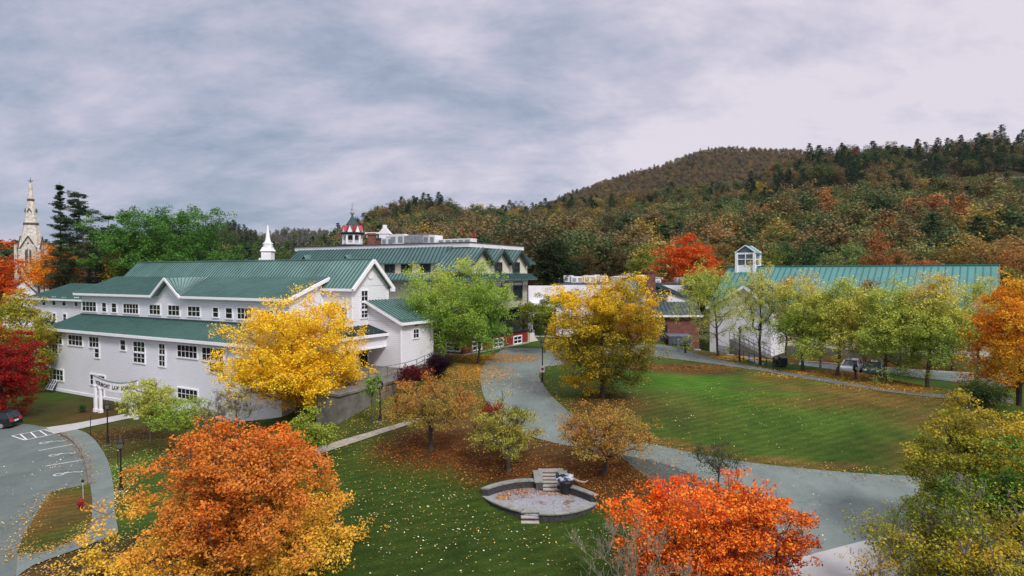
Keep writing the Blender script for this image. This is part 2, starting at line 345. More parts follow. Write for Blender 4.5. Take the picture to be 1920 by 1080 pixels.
def zone_colour(X, Y):
    c = np.tile(GREEN, (len(X), 1)).astype(float); p = np.stack([X, Y, 0 * X], -1)
    nz = vnoise(p, .55) * .5 + vnoise(p, 1.6, 3) * .5
    for px, py, rx, ry, col, st in ZONES_W:
        q = ((X - px) / rx) ** 2 + ((Y - py) / ry) ** 2
        w = np.clip(1.25 - np.sqrt(q) + nz * .28, 0, 1); w = (w * w * (3 - 2 * w) * st)[:, None]
        c = c * (1 - w) + col[None] * w
    fr = smooth(Y, 95, 140)[:, None]; c = c * (1 - fr) + FOREST[None] * fr
    return c
ZONES_W = [(g(a, b)[0], g(a, b)[1], c, d, e, f) for a, b, c, d, e, f in ZONES]
xs = np.concatenate([-75 - np.cumsum(np.linspace(4, 60, 60))[::-1], np.arange(-75, -30, 1.0), np.arange(-30, 45, 0.5), np.arange(45, 80, 1.0), 80 + np.cumsum(np.linspace(4, 50, 75))])
ys1 = np.concatenate([np.array([-400, -200, -80, -20, 0, 10]), np.arange(16, 70, 0.5), np.arange(70, 131, 1.5)])
ys2 = np.concatenate([[ys1[-1]], ys1[-1] + np.cumsum(np.linspace(5, 55, 110))])
def sheet(name, xs, ys, m):
    X, Y = np.meshgrid(xs, ys); Xf, Yf = X.ravel(), Y.ravel(); Z = terrain(Xf, Yf)
    nx = len(xs); i = np.arange((len(ys) - 1) * nx).reshape(len(ys) - 1, nx)[:, :-1].ravel()
    Q = np.stack([i, i + 1, i + nx + 1, i + nx], -1)
    o = link(name, fast_mesh(name, np.stack([Xf, Yf, Z], -1), Q, m, zone_colour(Xf, Yf), True)); o['kind'] = 'structure'; return o
sheet('ground', xs, ys1, M_GROUND); sheet('hills', xs, ys2, M_HILL)

PAVED = []
def inside(poly, x, y):
    c = np.zeros(len(x), bool); n = len(poly)
    for i in range(n):
        x0, y0 = poly[i]; x1, y1 = poly[(i+1) % n]
        if y0 != y1: c ^= ((y0 > y) != (y1 > y)) & (x < (x1-x0)*(y-y0)/(y1-y0) + x0)
    return c
def drape(name, pts, off, m, parent=None, grid=0.5, world=False, skirt=0.0, kind='structure'):
    """a sheet laid over the ground; pts are photo pixels (or world x, y)"""
    P = [(p[0], p[1]) for p in (pts if world else [g(*q) for q in pts])]
    if m in (M_ASPH, M_ASPHL, M_CONCL): PAVED.append(P)
    bm = bmesh.new(); f = bm.faces.new([bm.verts.new((x, y, 0)) for x, y in P])
    bmesh.ops.triangulate(bm, faces=[f])
    x0, x1 = min(p[0] for p in P), max(p[0] for p in P); y0, y1 = min(p[1] for p in P), max(p[1] for p in P)
    for ax, lo, hi in ((0, x0, x1), (1, y0, y1)):
        k = math.ceil(lo / grid + .01) * grid
        while k < hi - .01:
            co = [0, 0, 0]; no = [0, 0, 0]; co[ax] = k; no[ax] = 1
            bmesh.ops.bisect_plane(bm, geom=bm.verts[:] + bm.edges[:] + bm.faces[:], plane_co=co, plane_no=no, dist=1e-5); k += grid
    A = np.array([v.co[:2] for v in bm.verts]); Z = terrain(A[:, 0], A[:, 1])
    for v, z in zip(bm.verts, Z): v.co.z = z + off
    if skirt:
        be = [e for e in bm.edges if e.is_boundary]; r = bmesh.ops.extrude_edge_only(bm, edges=be)
        for v in r['geom']:
            if isinstance(v, bmesh.types.BMVert): v.co.z -= skirt
    bmesh.ops.recalc_face_normals(bm, faces=bm.faces)
    me = bpy.data.meshes.new(name); bm.to_mesh(me); bm.free(); me.materials.append(m)
    if m is M_GROUND:
        C_ = np.ones((len(me.vertices), 4), np.float32); A = np.array([v.co[:] for v in me.vertices]); C_[:, :3] = zone_colour(A[:, 0], A[:, 1])
        me.color_attributes.new('Col', 'FLOAT_COLOR', 'POINT').data.foreach_set('color', C_.ravel())
    o = link(name, me, parent)
    if kind: o['kind'] = kind
    return o
def spline(pts, n=5):
    """smooth a pixel polyline (Catmull-Rom)"""
    p = [Vector(q) for q in pts]; out = []
    for i in range(len(p) - 1):
        a, b, c, d = p[max(i-1, 0)], p[i], p[i+1], p[min(i+2, len(p)-1)]
        for k in range(n):
            t = k / n; out.append(.5 * ((2*b) + (c-a)*t + (2*a-5*b+4*c-d)*t*t + (3*b-a-3*c+d)*t**3))
    out.append(p[-1]); return [(q[0], q[1]) for q in out]
# campus drive, and the lawn path along the row of trees
drive_l = spline([(948,652),(925,668),(903,690),(901,715),(908,745),(925,772),(955,800),(1005,822),(1090,841),(1160,853),(1240,868),(1330,905),(1400,965),(1440,1040),(1480,1120)])
drive_r = spline([(1745,895),(1640,890),(1560,884),(1440,872),(1330,856),(1240,837),(1170,822),(1110,803),(1078,782),(1055,762),(1030,738),(1013,712),(1012,698),(1022,688)])
drape('road', drive_l + [(1600,1130),(1900,1120),(2050,1000),(2050,915),(1850,900)] + drive_r + [(1060,680),(1040,655)], 0.03, M_ASPHL)
up_u = spline([(1240,646),(1282,657),(1360,677),(1440,692),(1560,712),(1680,733),(1790,741),(1900,748)])
up_l = spline([(1900,756),(1790,749),(1700,740),(1560,719),(1440,698),(1330,682),(1238,671),(1150,668),(1030,688)])
drape('path', [(1040,652),(1140,648)] + up_u + up_l, 0.035, M_ASPH)
drape('pavement', [(1478,1052),(1560,1031),(1625,1014),(1692,1002),(1900,950),(2100,960),(2100,1125),(1500,1125)], 0.05, M_CONCL)
# the car park on the near left with its kerb, the footway and the grassed island
kerb = spline([(113,814),(134,826),(152,846),(163,872),(169,909)])
isl = [(169,909),(98,924)] + spline([(98,924),(75,955),(48,1000),(32,1040)])[1:] + spline([(32,1040),(80,1036),(130,1018),(160,1000),(172,978)])[1:] + [(173,940)]
drape('car_park', [(-220,772),(20,792),(60,797),(88,802)] + kerb + isl[1:4] + spline([(98,924),(75,955),(48,1000),(32,1040)])[1:] + [(31,1085),(20,1130),(-300,1130)], 0.03, M_ASPH)
drape('footway', kerb + [(173,940),(172,978)] + spline([(172,978),(160,1000),(130,1018),(80,1036),(32,1040)])[1:] + [(30,1085)] + spline([(30,1085),(62,1062),(110,1044),(165,1024),(222,1000)])[1:] + spline([(222,1000),(216,960),(213,915),(204,870),(185,835),(165,815),(145,806)])[1:] + [(120,806)], 0.06, M_ASPHL)
drape('turf_island', isl, 0.09, M_GROUND, skirt=.08)
kb = MB(); K = [g(*q, off=0.0) for q in kerb]
for a, b in zip(K[:-1], K[1:]): kb.beam(a + Vector((0,0,.07)), b + Vector((0,0,.07)), .2, .16)
kb.build('kerb', M_CONC)['kind'] = 'structure'
drape('walkway', [(86,803),(140,795),(200,784),(262,772),(300,768),(300,776),(240,786),(160,803),(118,812),(100,815)], 0.075, M_CONCL)
w2 = drape('gravel_walk', [(560,850),(620,832),(690,812),(745,796),(790,782),(800,786),(755,801),(700,819),(640,839),(570,862)], 0.05, mat('gravel_walk', (0.27, 0.25, 0.20), .9, var=.3, vscale=3))
# fallen-leaf forecourt in front of the brick and red buildings
# car park beyond the row of trees
FR = [(1480,684),(1600,694),(1700,706),(1800,718),(1900,728),(1900,706),(1800,701),(1700,695),(1600,687),(1500,679)]
drape('back_car_park', FR, 0.04, M_ASPHL)
K2 = [g(*q) for q in spline([(1500,679),(1600,687),(1700,695),(1800,701),(1900,706)])]
kb = MB()
for a, b in zip(K2[:-1], K2[1:]): kb.beam(a + Vector((0,0,.1)), b + Vector((0,0,.1)), .3, .22)
kb.build('back_kerb', M_CONCL)['kind'] = 'structure'
# painted markings
def stroke(name, segs, w=.11, off=.045):
    mb = MB()
    for a, b in segs:
        A = g(*a) if len(a) == 2 else a; B = g(*b) if len(b) == 2 else b; d = (B - A); n = Vector((-d.y, d.x, 0)).normalized() * w / 2; u = Vector((0, 0, off))
        mb.add([A - n + u, B - n + u, B + n + u, A + n + u], [(0, 1, 2, 3)])
    o = mb.build(name, M_PAINT); o['kind'] = 'structure'; return o
stroke('bay_line', [((72,846),(136,834))]); stroke('bay_line', [((85,875),(157,863))]); 
stroke('hatched_bay', [((22,818),(84,806)),((84,806),(104,814)),((104,814),(47,826)),((47,826),(22,818)),((38,815),(50,825)),((57,811),(68,821)),((74,808),(88,817))])
def wheelchair(px, py):
    c = g(px, py); ux = Vector((.80, .60, 0)); uy = Vector((-.6, .8, 0)); sg = []
    def P(a, b): return c + ux * a + uy * b
    ring = [P(-.35 + .30*math.cos(t), .0 + .30*math.sin(t)) for t in np.linspace(0, 2*math.pi, 13)]
    sg += list(zip(ring[:-1], ring[1:])); sg += [(P(-.25, .1), P(.55, .08)), (P(.55, .08), P(.95, -.25)), (P(-.2, .1), P(.25, .3)), (P(.95,-.25), P(1.1,-.05)), (P(-.7,.08), P(-.5,.05))]
    stroke('wheelchair_symbol', [(Vector((*a[:2], a[2])), Vector((*b[:2], b[2]))) for a, b in sg], .085)
for q in ((92,830), (111,853), (121,889)): wheelchair(*q)
# ------------------------------------------------------------------ buildings
class Frame:
    """plan coordinates a (along the front) and D (away from the camera), turned by yaw about the vertical"""
    def __init__(s, yaw): s.yaw = yaw; s.e1 = Vector((math.cos(yaw), math.sin(yaw), 0)); s.e2 = Vector((-math.sin(yaw), math.cos(yaw), 0))
    def w(s, a, D, z): return s.e1 * a + s.e2 * D + Vector((0, 0, z))
    def onD(s, px, py, D):
        d = Vector(ray(px, py)); k = D / d.dot(s.e2); p = d * k; return (p.dot(s.e1), p.z + CAMZ)
    def ona(s, px, py, a):
        d = Vector(ray(px, py)); k = a / d.dot(s.e1); p = d * k; return (p.dot(s.e2), p.z + CAMZ)
    def root(s, name, a, D, z, label, cat, group=None):
        o = empty(name, s.w(a, D, z), s.yaw, label, cat, group); s.o = (a, D, z); return o
    def mb(s): return MB(s.o)
FW = Frame(-math.atan2(.498, .867))
FA = Frame(-math.atan2(.606, .795))
FX = Frame(0.0)
def window(fr, root, plane, c, u0, u1, z0, z1, nc=2, nr=2, trim=None, fw=.09, mw=.045, name='window', out=-1, label=None, tw=0.14):
    """a glazed opening with its frame and glazing bars, proud of the wall. plane 'D': wall seen from -D; 'a': wall facing +a (out=+1)"""
    trim = trim or M_TRIM
    s = -1 if plane == 'D' else out
    def bx(mb, ua, ub, za, zb, d0, d1):
        e0, e1 = sorted((c + s * d0, c + s * d1))
        if plane == 'D': mb.box(ua, ub, e0, e1, za, zb)
        else: mb.box(e0, e1, ua, ub, za, zb)
    p = fr.mb(); bx(p, u0, u1, z0, z1, -.05, .025); po = p.build(name, M_GLASS, root, label)
    f = fr.mb()
    bx(f, u0 - tw, u0, z0 - tw, z1 + tw, -.04, .09); bx(f, u1, u1 + tw, z0 - tw, z1 + tw, -.04, .09)
    bx(f, u0, u1, z1, z1 + tw, -.04, .085); bx(f, u0, u1, z0 - tw, z0, -.04, .10)
    for k in range(1, nc):
        x = u0 + (u1 - u0) * k / nc; bx(f, x - mw/2, x + mw/2, z0, z1, .02, .05)
    for k in range(1, nr):
        z = z0 + (z1 - z0) * k / nr; bx(f, u0, u1, z - mw/2, z + mw/2, .02, .045)
    fo = f.build('frame', trim, po); return po
def wD(fr, root, D, x0, y0, x1, y1, nc, nr, **k):
    a0, za = fr.onD(x0, (y0 + y1) / 2, D); a1, _ = fr.onD(x1, (y0 + y1) / 2, D)
    _, zt = fr.onD((x0 + x1) / 2, y0, D); _, zb = fr.onD((x0 + x1) / 2, y1, D)
    return window(fr, root, 'D', D, a0, a1, zb, zt, nc, nr, **k)
def wa(fr, root, a, x0, y0, x1, y1, nc, nr, **k):
    d0, _ = fr.ona(x0, (y0 + y1) / 2, a); d1, _ = fr.ona(x1, (y0 + y1) / 2, a)
    _, zt = fr.ona((x0 + x1) / 2, y0, a); _, zb = fr.ona((x0 + x1) / 2, y1, a)
    return window(fr, root, 'a', a, d0, d1, zb, zt, nc, nr, out=1, **k)
def eave(mb, a, b, h=.28, w=.12): mb.beam(a, b, w, h)

# --- the long white clapboard building
F_ = FW
wb = F_.root('campus_building', -68, 42, 0, 'long white clapboard building with green standing seam roofs and rows of black windows', 'building')
m = F_.mb()
m.box(-88.4, -47.2, 39.9, 43.5, -1.0, 7.85)                                         # lower range
m.prism([(-88.4, 39.9, 7.8), (-88.4, 43.45, 7.8), (-88.4, 43.45, 9.1)], (41.2, 0, 0))
m.box(-88.3, -50.1, 43.4, 48.3, 0, 11.95)                                           # clerestory range
m.prism([(-88.3, 43.4, 11.9), (-88.3, 48.3, 11.9), (-88.3, 48.3, 13.7)], (38.2, 0, 0))
m.prism([(-71.95, 43.38, 11.9), (-67.05, 43.38, 11.9), (-69.5, 43.38, 13.85)], (0, 4.0, 0))
m.box(-87.4, -46, 47.7, 53.1, 0, 13.25)                                             # main gabled range
m.prism([(-87.4, 47.75, 13.2), (-87.4, 53.05, 13.2), (-87.4, 50.4, 15.78)], (41.4, 0, 0))
m.box(-46.02, -41.6, 50.0, 55.2, 0, 9.65); m.prism([(-46.02, 50.0, 9.6), (-41.6, 50.0, 9.6), (-46.02, 50.0, 11.55)], (0, 5.2, 0))   # wing
m.box(-46.03, -43.6, 43.5, 50.02, 7.15, 8.35); m.box(-47.3, -45.97, 43.5, 48.4, 0, 8.3)    # porch head
m.box(-112, -88.35, 48, 56, 0, 10.9)
m.build('wall', M_SIDE, wb)
r = F_.mb()
r.seams((-89.0, 39.45, 7.80), (-47.0, 39.45, 7.80), (-47.0, 43.38, 9.22), (-89.0, 43.38, 9.22), .45)
r.build('lower_roof', M_ROOF, wb)
r = F_.mb()      # upper shed roof, interrupted by the little gable
sl_ = (14.04 - 12.0) / 5.3
def zs(D): return 12.06 + sl_ * (D - 43.1)
r.seams((-89.4, 42.9, zs(42.9)), (-72.2, 42.9, zs(42.9)), (-69.5, 48.3, zs(48.3)), (-89.4, 48.3, zs(48.3)), .45)
r.seams((-66.8, 42.9, zs(42.9)), (-49.7, 42.9, zs(42.9)), (-49.7, 48.4, zs(48.4)), (-69.5, 48.3, zs(48.3)), .45)
r.build('upper_roof', M_ROOF, wb)
r = F_.mb()
r.seams((-69.5, 42.7, 14.02), (-69.5, 48.2, 14.12), (-67.0, 43.15, 12.12), (-66.7, 42.7, 11.86), .5)
r.slab((-72.3, 42.7, 11.86), (-69.5, 42.7, 14.02), (-69.5, 48.2, 14.12), (-72.0, 43.2, 12.1))
r.build('gable_roof', M_ROOF, wb)
r = F_.mb()
r.seams((-88.0, 47.35, 12.95), (-45.5, 47.35, 12.95), (-45.5, 50.4, 15.98), (-88.0, 50.4, 15.98), .5)
r.seams((-88.0, 53.45, 12.95), (-45.5, 53.45, 12.95), (-45.5, 50.4, 15.98), (-88.0, 50.4, 15.98), .5)
r.beam((-88.05, 50.4, 16.06), (-45.45, 50.4, 16.06), .25, .1)
r.build('main_roof', M_ROOF, wb)
r = F_.mb(); r.seams((-41.2, 49.6, 9.55), (-41.2, 55.6, 9.55), (-45.98, 55.6, 11.72), (-45.98, 49.6, 11.72), .5)
for k in range(9): r.beam((-41.6, 49.9 + k*.66, 9.9), (-41.6, 50.25 + k*.66, 9.9), .08, .22)
r.build('wing_roof', M_ROOF, wb)
r = F_.mb(); r.seams((-43.3, 43.3, 8.40), (-43.3, 49.98, 8.40), (-45.98, 49.98, 9.15), (-45.98, 43.3, 9.15), .5)
for k in range(9): r.beam((-43.5, 43.9 + k*.66, 8.7), (-43.5, 44.2 + k*.66, 8.7), .08, .2)
r.build('porch_roof', M_ROOFD, wb)
r = F_.mb(); r.seams((-113, 47.5, 10.8), (-88.4, 47.5, 10.8), (-88.4, 52, 12.9), (-109, 52, 12.9), .5)
r.seams((-113, 56.5, 10.8), (-88.4, 56.5, 10.8), (-88.4, 52, 12.9), (-109, 52, 12.9), .5); r.slab((-113, 47.5, 10.8), (-109, 52, 12.9), (-109, 52.01, 12.9), (-113, 56.5, 10.8))
r.build('rear_roof', M_ROOF, wb)
t = F_.mb()
eave(t, (-89.0, 39.42, 7.66), (-46.95, 39.42, 7.66), .3); eave(t, (-89.05, 39.4, 7.68), (-89.05, 43.4, 9.1), .25)
eave(t, (-89.4, 42.87, 11.88), (-72.3, 42.87, 11.88), .26); eave(t, (-66.7, 42.87, 11.88), (-49.7, 42.87, 11.88), .26)
eave(t, (-49.66, 42.85, 11.9), (-49.66, 48.3, 13.98), .34, .14); eave(t, (-89.44, 42.87, 11.9), (-89.44, 48.3, 13.9), .26)
for s_ in (-1, 1): eave(t, (-69.5 + s_*2.85, 42.66, 11.78), (-69.5, 42.66, 13.93), .26, .16)
eave(t, (-88.0, 47.32, 12.85), (-45.5, 47.32, 12.85), .26)
for s_ in (-1, 1): eave(t, (-45.44, 50.4 + s_*3.12, 12.85), (-45.44, 50.4, 15.86), .36, .14)
eave(t, (-45.5, 53.1, 12.78), (-45.5, 53.6, 12.78), .4, .3)
eave(t, (-41.15, 49.5, 9.44), (-41.15, 55.7, 9.44), .26); eave(t, (-46, 49.57, 11.62), (-41.1, 49.57, 9.42), .28)
eave(t, (-43.25, 43.2, 8.33), (-43.25, 50.0, 8.33), .28); eave(t, (-113, 47.45, 10.7), (-88.5, 47.45, 10.7), .24)
for q in ((-88.4, 39.88, -1, 7.6), (-46.0, 47.69, 4, 12.8), (-46.0, 53.1, 9, 12.8), (-41.6, 49.98, 4, 9.3), (-41.6, 55.2, 4, 9.3), (-43.6, 50.0, 7.1, 8.2), (-50.1, 47.66, 9, 12.8)):
    t.box(q[0]-.07, q[0]+.09, q[1]-.05, q[1]+.10, q[2], q[3])
t.box(-88.5, -47.1, 39.84, 39.9, .1, .42); t.box(-43.66, -43.54, 43.5, 50.0, 7.02, 7.2)
t.build('white_fascia', M_TRIM, wb)
fl = F_.mb(); fl.box(-88.6, -50.2, 43.25, 43.39, 9.05, 9.42); fl.build('flashing', M_ROOFD, wb)
fo = F_.mb(); fo.box(-88.45, -47.15, 39.87, 39.95, -1.2, .10); fo.build('foundation', M_CONC, wb)
for q in [(93,626,117,644,4,2),(93,645.5,109,661,3,2),(129,629,155,647,4,2),(168,632,186,651,3,2),(178,653,186.5,670,1,2),(226.5,638,236,656,1,2),(251,641,272,660,3,2),(251,661.5,272,679.5,3,2),
          (299,645,310,664,2,2),(299,667,310,686,2,2),(333.5,648,370,670,5,2),(380,653,419,677,5,2),(394,678.5,419.5,698,3,2),(444,672,462,690,3,2),(94,693,119,712,4,2),
          (170,704,197,722,4,2),(182,727,195,743,2,2),(334,730,371,748,5,2),(446,692,462,706,2,2),(500,700,522,724,2,2),(470,680,490,702,3,2)]:
    wD(F_, wb, 39.9, *q)
for q in [(155,566,181,583,4,2),(192,568,200,584,1,2),(210,569,219,585,1,2),(232,570,260,587,5,2),(281,572,301,589,3,2),(316,573,337,591,3,2),(353,575,375.5,592.5,3,2),(400,577,410,594,1,2),(424,578,436,596.5,1,2),(446,578,472,598,4,2),
          (492,583,513,603,3,2),(525,585,535,606,1,2)]:
    wD(F_, wb, 43.4, *q)
wD(F_, wb, 47.7, 618, 577, 631, 592, 2, 2); wD(F_, wb, 47.7, 641, 577, 651, 593, 2, 2)
for q in [(80,558,86,572),(99,558,105,572),(118,559,124,573),(141,559,146.5,574),(100,588,105,602),(119,589,125,603)]: wD(F_, wb, 48.0, *q, 1, 2)
wa(F_, wb, -46.0, 677, 545.5, 688.5, 565, 2, 2); wa(F_, wb, -46.0, 677, 566.5, 688.5, 580, 2, 2); wa(F_, wb, -46.0, 677, 581.5, 688.5, 595, 2, 2)
wa(F_, wb, -41.6, 774.5, 617.5, 784.5, 633, 2, 2)
# awning window standing open at the foot of the wall
a0, z0 = F_.onD(92, 728, 39.6); a1, z1 = F_.onD(109, 713, 39.9)
aw = F_.mb(); aw.prism([(a0, 39.25, z0), (a1, 39.25, z0), (a1, 39.85, z1), (a0, 39.85, z1)], (0, .03, 0.04)); awo = aw.build('open_window', M_GLASS, wb)
aw = F_.mb()
for k in range(4): x = a0 + (a1-a0)*k/3; aw.beam((x, 39.2, z0), (x, 39.8, z1), .07, .05)
for k in range(3): y = 39.2 + .6*k/2; z = z0 + (z1-z0)*k/2; aw.beam((a0, y, z), (a1, y, z), .07, .05)
aw.build('frame', M_TRIM, awo)
# round vents in the two gables, lamp over the side window, door, notice by the door
def disc_D(mb, a, D, z, r_, th=.08):
    mb.tube((a, D, z), (a, D - th, z), r_, n=20)
v = F_.mb(); disc_D(v, -69.5, 43.4, 13.0, .33); v.build('round_vent', M_TRIM, wb)
v = F_.mb(); v.tube((-46.02, 50.4, 14.3), (-45.93, 50.4, 14.3), .42, n=24); v.tube((-45.95, 50.4, 14.3), (-45.90, 50.4, 14.3), .34, n=24); v.build('round_vent', M_TRIM, wb)
v = F_.mb(); D_, z_ = F_.ona(779, 608.5, -41.6); v.box(-41.6, -41.35, D_-.12, D_+.12, z_-.12, z_+.12); v.build('wall_lamp', M_BLACK, wb)
v = F_.mb(); v.box(-46.2, -45.95, 48.42, 49.85, 4.9, 7.1); v.build('doorway', M_DARK, wb)
v = F_.mb(); v.prism([(-45.96, 48.34, 4.9), (-45.96, 48.46, 4.9), (-45.96, 48.46, 7.06), (-45.96, 49.86, 7.06), (-45.96, 49.86, 4.9), (-45.96, 49.98, 4.9), (-45.96, 49.98, 7.14), (-45.96, 48.34, 7.14)], (.08, 0, 0)); v.build('door_frame', M_TRIM, wb)
v = F_.mb(); v.box(-45.97, -45.9, 46.9, 47.3, 5.7, 6.7); v.build('notice_board', mat('lime_notice', (.30, .38, .06), .6, var=.4, vscale=9), wb)
# entrance terrace with its retaining wall and railing
dk = F_.root('entrance_terrace', -41, 43, 4.0, 'stained concrete retaining wall and deck leading to the white building entrance', 'terrace')
m = F_.mb(); m.prism([(-38.6, 36.0, 2.0), (-36.2, 36.0, 2.0), (-36.9, 46.0, 2.0), (-39.5, 52, 2.0), (-41.5, 57, 2.0), (-41.58, 49.95, 2.0), (-45.95, 49.95, 2.0), (-45.95, 43.5, 2), (-41.5, 42.5, 2), (-39.0, 40, 2)], (0, 0, 3.0)); m.build('retaining_wall', M_CONC, dk)
m = F_.mb(); m.box(-38.7, -36.05, 35.9, 36.3, 4.98, 5.15); m.beam((-36.3, 36.3, 5.06), (-37.0, 46.1, 5.06), .4, .18); m.beam((-37.0, 46.1, 5.06), (-39.5, 52, 5.06), .4, .18); m.build('coping', M_CONC, dk)
rl = F_.root('handrail', -38.5, 47, 5.0, 'dark tubular handrail along the entrance deck of the white building', 'railing')
P = [(-38.9, 38.0), (-38.6, 42), (-38.6, 44.5), (-38.6, 47), (-39.2, 49.5), (-40.2, 52), (-41.0, 54.5), (-41.3, 57)]
for p in P: m = F_.mb(); m.tube((*p, 4.8), (*p, 6.1), .035, n=6); m.build('post', M_IRON, rl)
m = F_.mb()
for h in (6.1, 5.65, 5.25):
    for a, b in zip(P[:-1], P[1:]): m.tube((*a, h), (*b, h), .03, n=6)
m.build('rail', M_IRON, rl)

# --- the cream building with the mansard roof and the three gables
cb = F_.root('cream_building', -52, 70, 4.5, 'cream three storey building with blue green mansard roof, three front gables and a red base', 'building')
m = F_.mb()
m.box(-74, -46.0, 64.6, 78, 3.0, 15.9); m.box(-60, -42.3, 63.3, 77.9, 9.8, 14.2); m.box(-46.2, -42.3, 63.31, 77.89, 9.8, 15.62)
for D_ in (65.8, 70.5, 75.1):
    m.prism([(-42.3, D_-2.35, 15.6), (-42.3, D_+2.35, 15.6), (-42.3, D_, 17.42)], (-4, 0, 0))
m.prism([(-42.25, 78.6, 4.9), (-42.25, 81.2, 4.9), (-42.25, 78.6, 6.3)], (-.4, 0, 0))
m.build('cream_wall', M_CREAM, cb)
m = F_.mb(); m.box(-60, -42.6, 62.6, 78.6, 2.5, 6.55); m.build('red_base', M_RED, cb)
m = F_.mb(); m.box(-60.05, -42.35, 62.4, 78.75, 2.4, 4.95); m.build('stone_plinth', M_CONCL, cb)
m = F_.mb(); m.box(-60.1, -42.4, 62.5, 78.7, 6.55, 6.75); m.box(-59, -43.4, 63.6, 77.9, 6.7, 9.82); m.build('arcade_shade_block', M_DARK, cb)  # solid near-black block; the shade under the overhang is put into its colour
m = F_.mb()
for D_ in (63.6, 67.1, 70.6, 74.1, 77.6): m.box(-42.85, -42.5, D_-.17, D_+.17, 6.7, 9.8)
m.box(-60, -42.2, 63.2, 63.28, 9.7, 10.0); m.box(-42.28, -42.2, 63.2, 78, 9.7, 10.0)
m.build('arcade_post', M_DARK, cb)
r = F_.mb()
r.seams((-75, 64.1, 15.85), (-46.2, 64.1, 15.85), (-46.6, 66.0, 17.9), (-74, 66.0, 17.9), .6)
r.build('mansard_roof', M_ROOFB, cb)
r = F_.mb(); r.seams((-42.6, 77.9, 15.9), (-42.6, 81, 15.9), (-44.6, 80.2, 17.6), (-44.6, 77.9, 17.6), .6); r.build('hip_roof', M_ROOFB, cb)
for D_ in (65.8, 70.5, 75.1):
    r = F_.mb(); dz = 1.75; hw = 2.55
    r.seams((-41.7, D_-hw, 15.65), (-41.7, D_, 17.65), (-51, D_, 17.65), (-51, D_-hw, 15.65), .55)
    r.v, r.f = [], []; r.sm.v, r.sm.f = [], []
    hl = hw + (1.1 if D_ < 66 else 0); zl = 17.65 - hl*.784
    r.slab((-41.7, D_-hl, zl), (-47, D_-hl, zl), (-47, D_, 17.65), (-41.7, D_, 17.65))
    r.slab((-41.7, D_+hw, 15.65), (-47, D_+hw, 15.65), (-47, D_, 17.65), (-41.7, D_, 17.65))
    for k in range(10):
        x = -41.9 - k * .55
        for s_ in (-1, 1): h_ = hl if s_ < 0 else hw; r.sm.beam(Vector((x, D_ + s_*h_, 17.70 - h_*.784)) - r.off, Vector((x, D_, 17.70)) - r.off, .08, .08)
    r.build('gable_roof', M_ROOFB, cb)
    r = F_.mb()
    for s_ in (-1, 1): r.beam((-41.62, D_ + s_*hw, 15.52), (-41.62, D_, 17.55), .1, .26)
    r.build('bargeboard', M_ROOFD, cb)
r = F_.mb(); r.seams((-41.0, 62.6, 13.75), (-41.0, 78.5, 13.75), (-42.28, 78.5, 14.5), (-42.28, 62.6, 14.5), .55); r.seams((-60, 62.0, 13.75), (-41.0, 62.0, 13.75), (-42.3, 63.28, 14.5), (-60, 63.28, 14.5), .55); r.build('pent_roof', M_ROOFB, cb)
r = F_.mb(); r.box(-75, -44, 66.0, 80, 17.8, 18.35); r.box(-60.2, -42.35, 63.24, 63.32, 10, 10.25); r.box(-42.32, -42.24, 63.3, 77.9, 12.95, 13.6); r.build('white_fascia', M_ROOFW, cb)
r = F_.mb(); r.box(-75.1, -43.9, 65.9, 80.1, 18.35, 18.45); r.build('roof_edge', M_ROOFD, cb)
for q in [(928,493.5,940,509.5),(961.5,493.5,973,509.5)]: wa(F_, cb, -42.3, *q, 2, 2, trim=M_ROOFD, mw=.08)
for q in [(940,530,951,561),(963,529.5,978,561),(905,531,920,563)]: wa(F_, cb, -42.3, *q, 2, 2, trim=M_ROOFD, mw=.10)
for q in [(963,631,977,643),(925,636,942,649),(886,641,902,655)]: wa(F_, cb, -42.6, *q, 2, 2, mw=.1)
for q in [(838,644,862,657)]: wD(F_, cb, 62.6, *q, 2, 2, mw=.1)
for q in [(723,496,739,510),(754,495.5,771,509.5),(790,495,806,509)]: wD(F_, cb, 64.6, *q, 2, 1, trim=M_ROOFD, mw=.14)
for px in (570, 648):   # the small gables low on the far end of the mansard
    a, z = F_.onD(px, 487, 64.0); r = F_.mb(); r.slab((a-1.6, 63.9, z-1.2), (a, 63.9, z+.6), (a, 66, z+.9), (a-1.4, 66, z-.6)); r.slab((a+1.6, 63.9, z-1.2), (a, 63.9, z+.6), (a, 66, z+.9), (a+1.4, 66, z-.6)); r.build('small_gable', M_ROOFB, cb)
    r = F_.mb(); r.prism([(a-1.3, 64.0, z-1.2), (a+1.3, 64.0, z-1.2), (a, 64.0, z+.35)], (0, .6, 0)); r.build('gable_front', M_ROOFD, cb)
# rooftop plant on the cream building
def unit(a, D, z, w, d, h, label, grp, fr=F_, fan=True, m_=None):
    u = fr.root('rooftop_unit', a, D, z, label, 'rooftop unit', grp); b = fr.mb(); b.box(a-w/2, a+w/2, D-d/2, D+d/2, z+.12, z+h); b.build('casing', m_ or M_ROOFW, u, bevel=.03)
    b = fr.mb(); b.box(a-w/2+.1, a+w/2-.1, D-d/2+.1, D+d/2-.1, z, z+.13)
    n = max(1, int(w/.9))
    for k in range(n): x = a - w/2 + w*(k+.5)/n; b.box(x-.3*w/n, x+.3*w/n, D-d/2-.04, D-d/2+.02, z+.25*h, z+.8*h)
    b.build('louvre', M_METAL, u)
    if fan:
        b = fr.mb()
        for k in range(n): x = a - w/2 + w*(k+.5)/n; b.tube((x, D, z+h), (x, D, z+h+.18), .32, n=12)
        b.build('fan', M_IRON, u)
    return u
G_ = 'rooftop plant on the cream building'
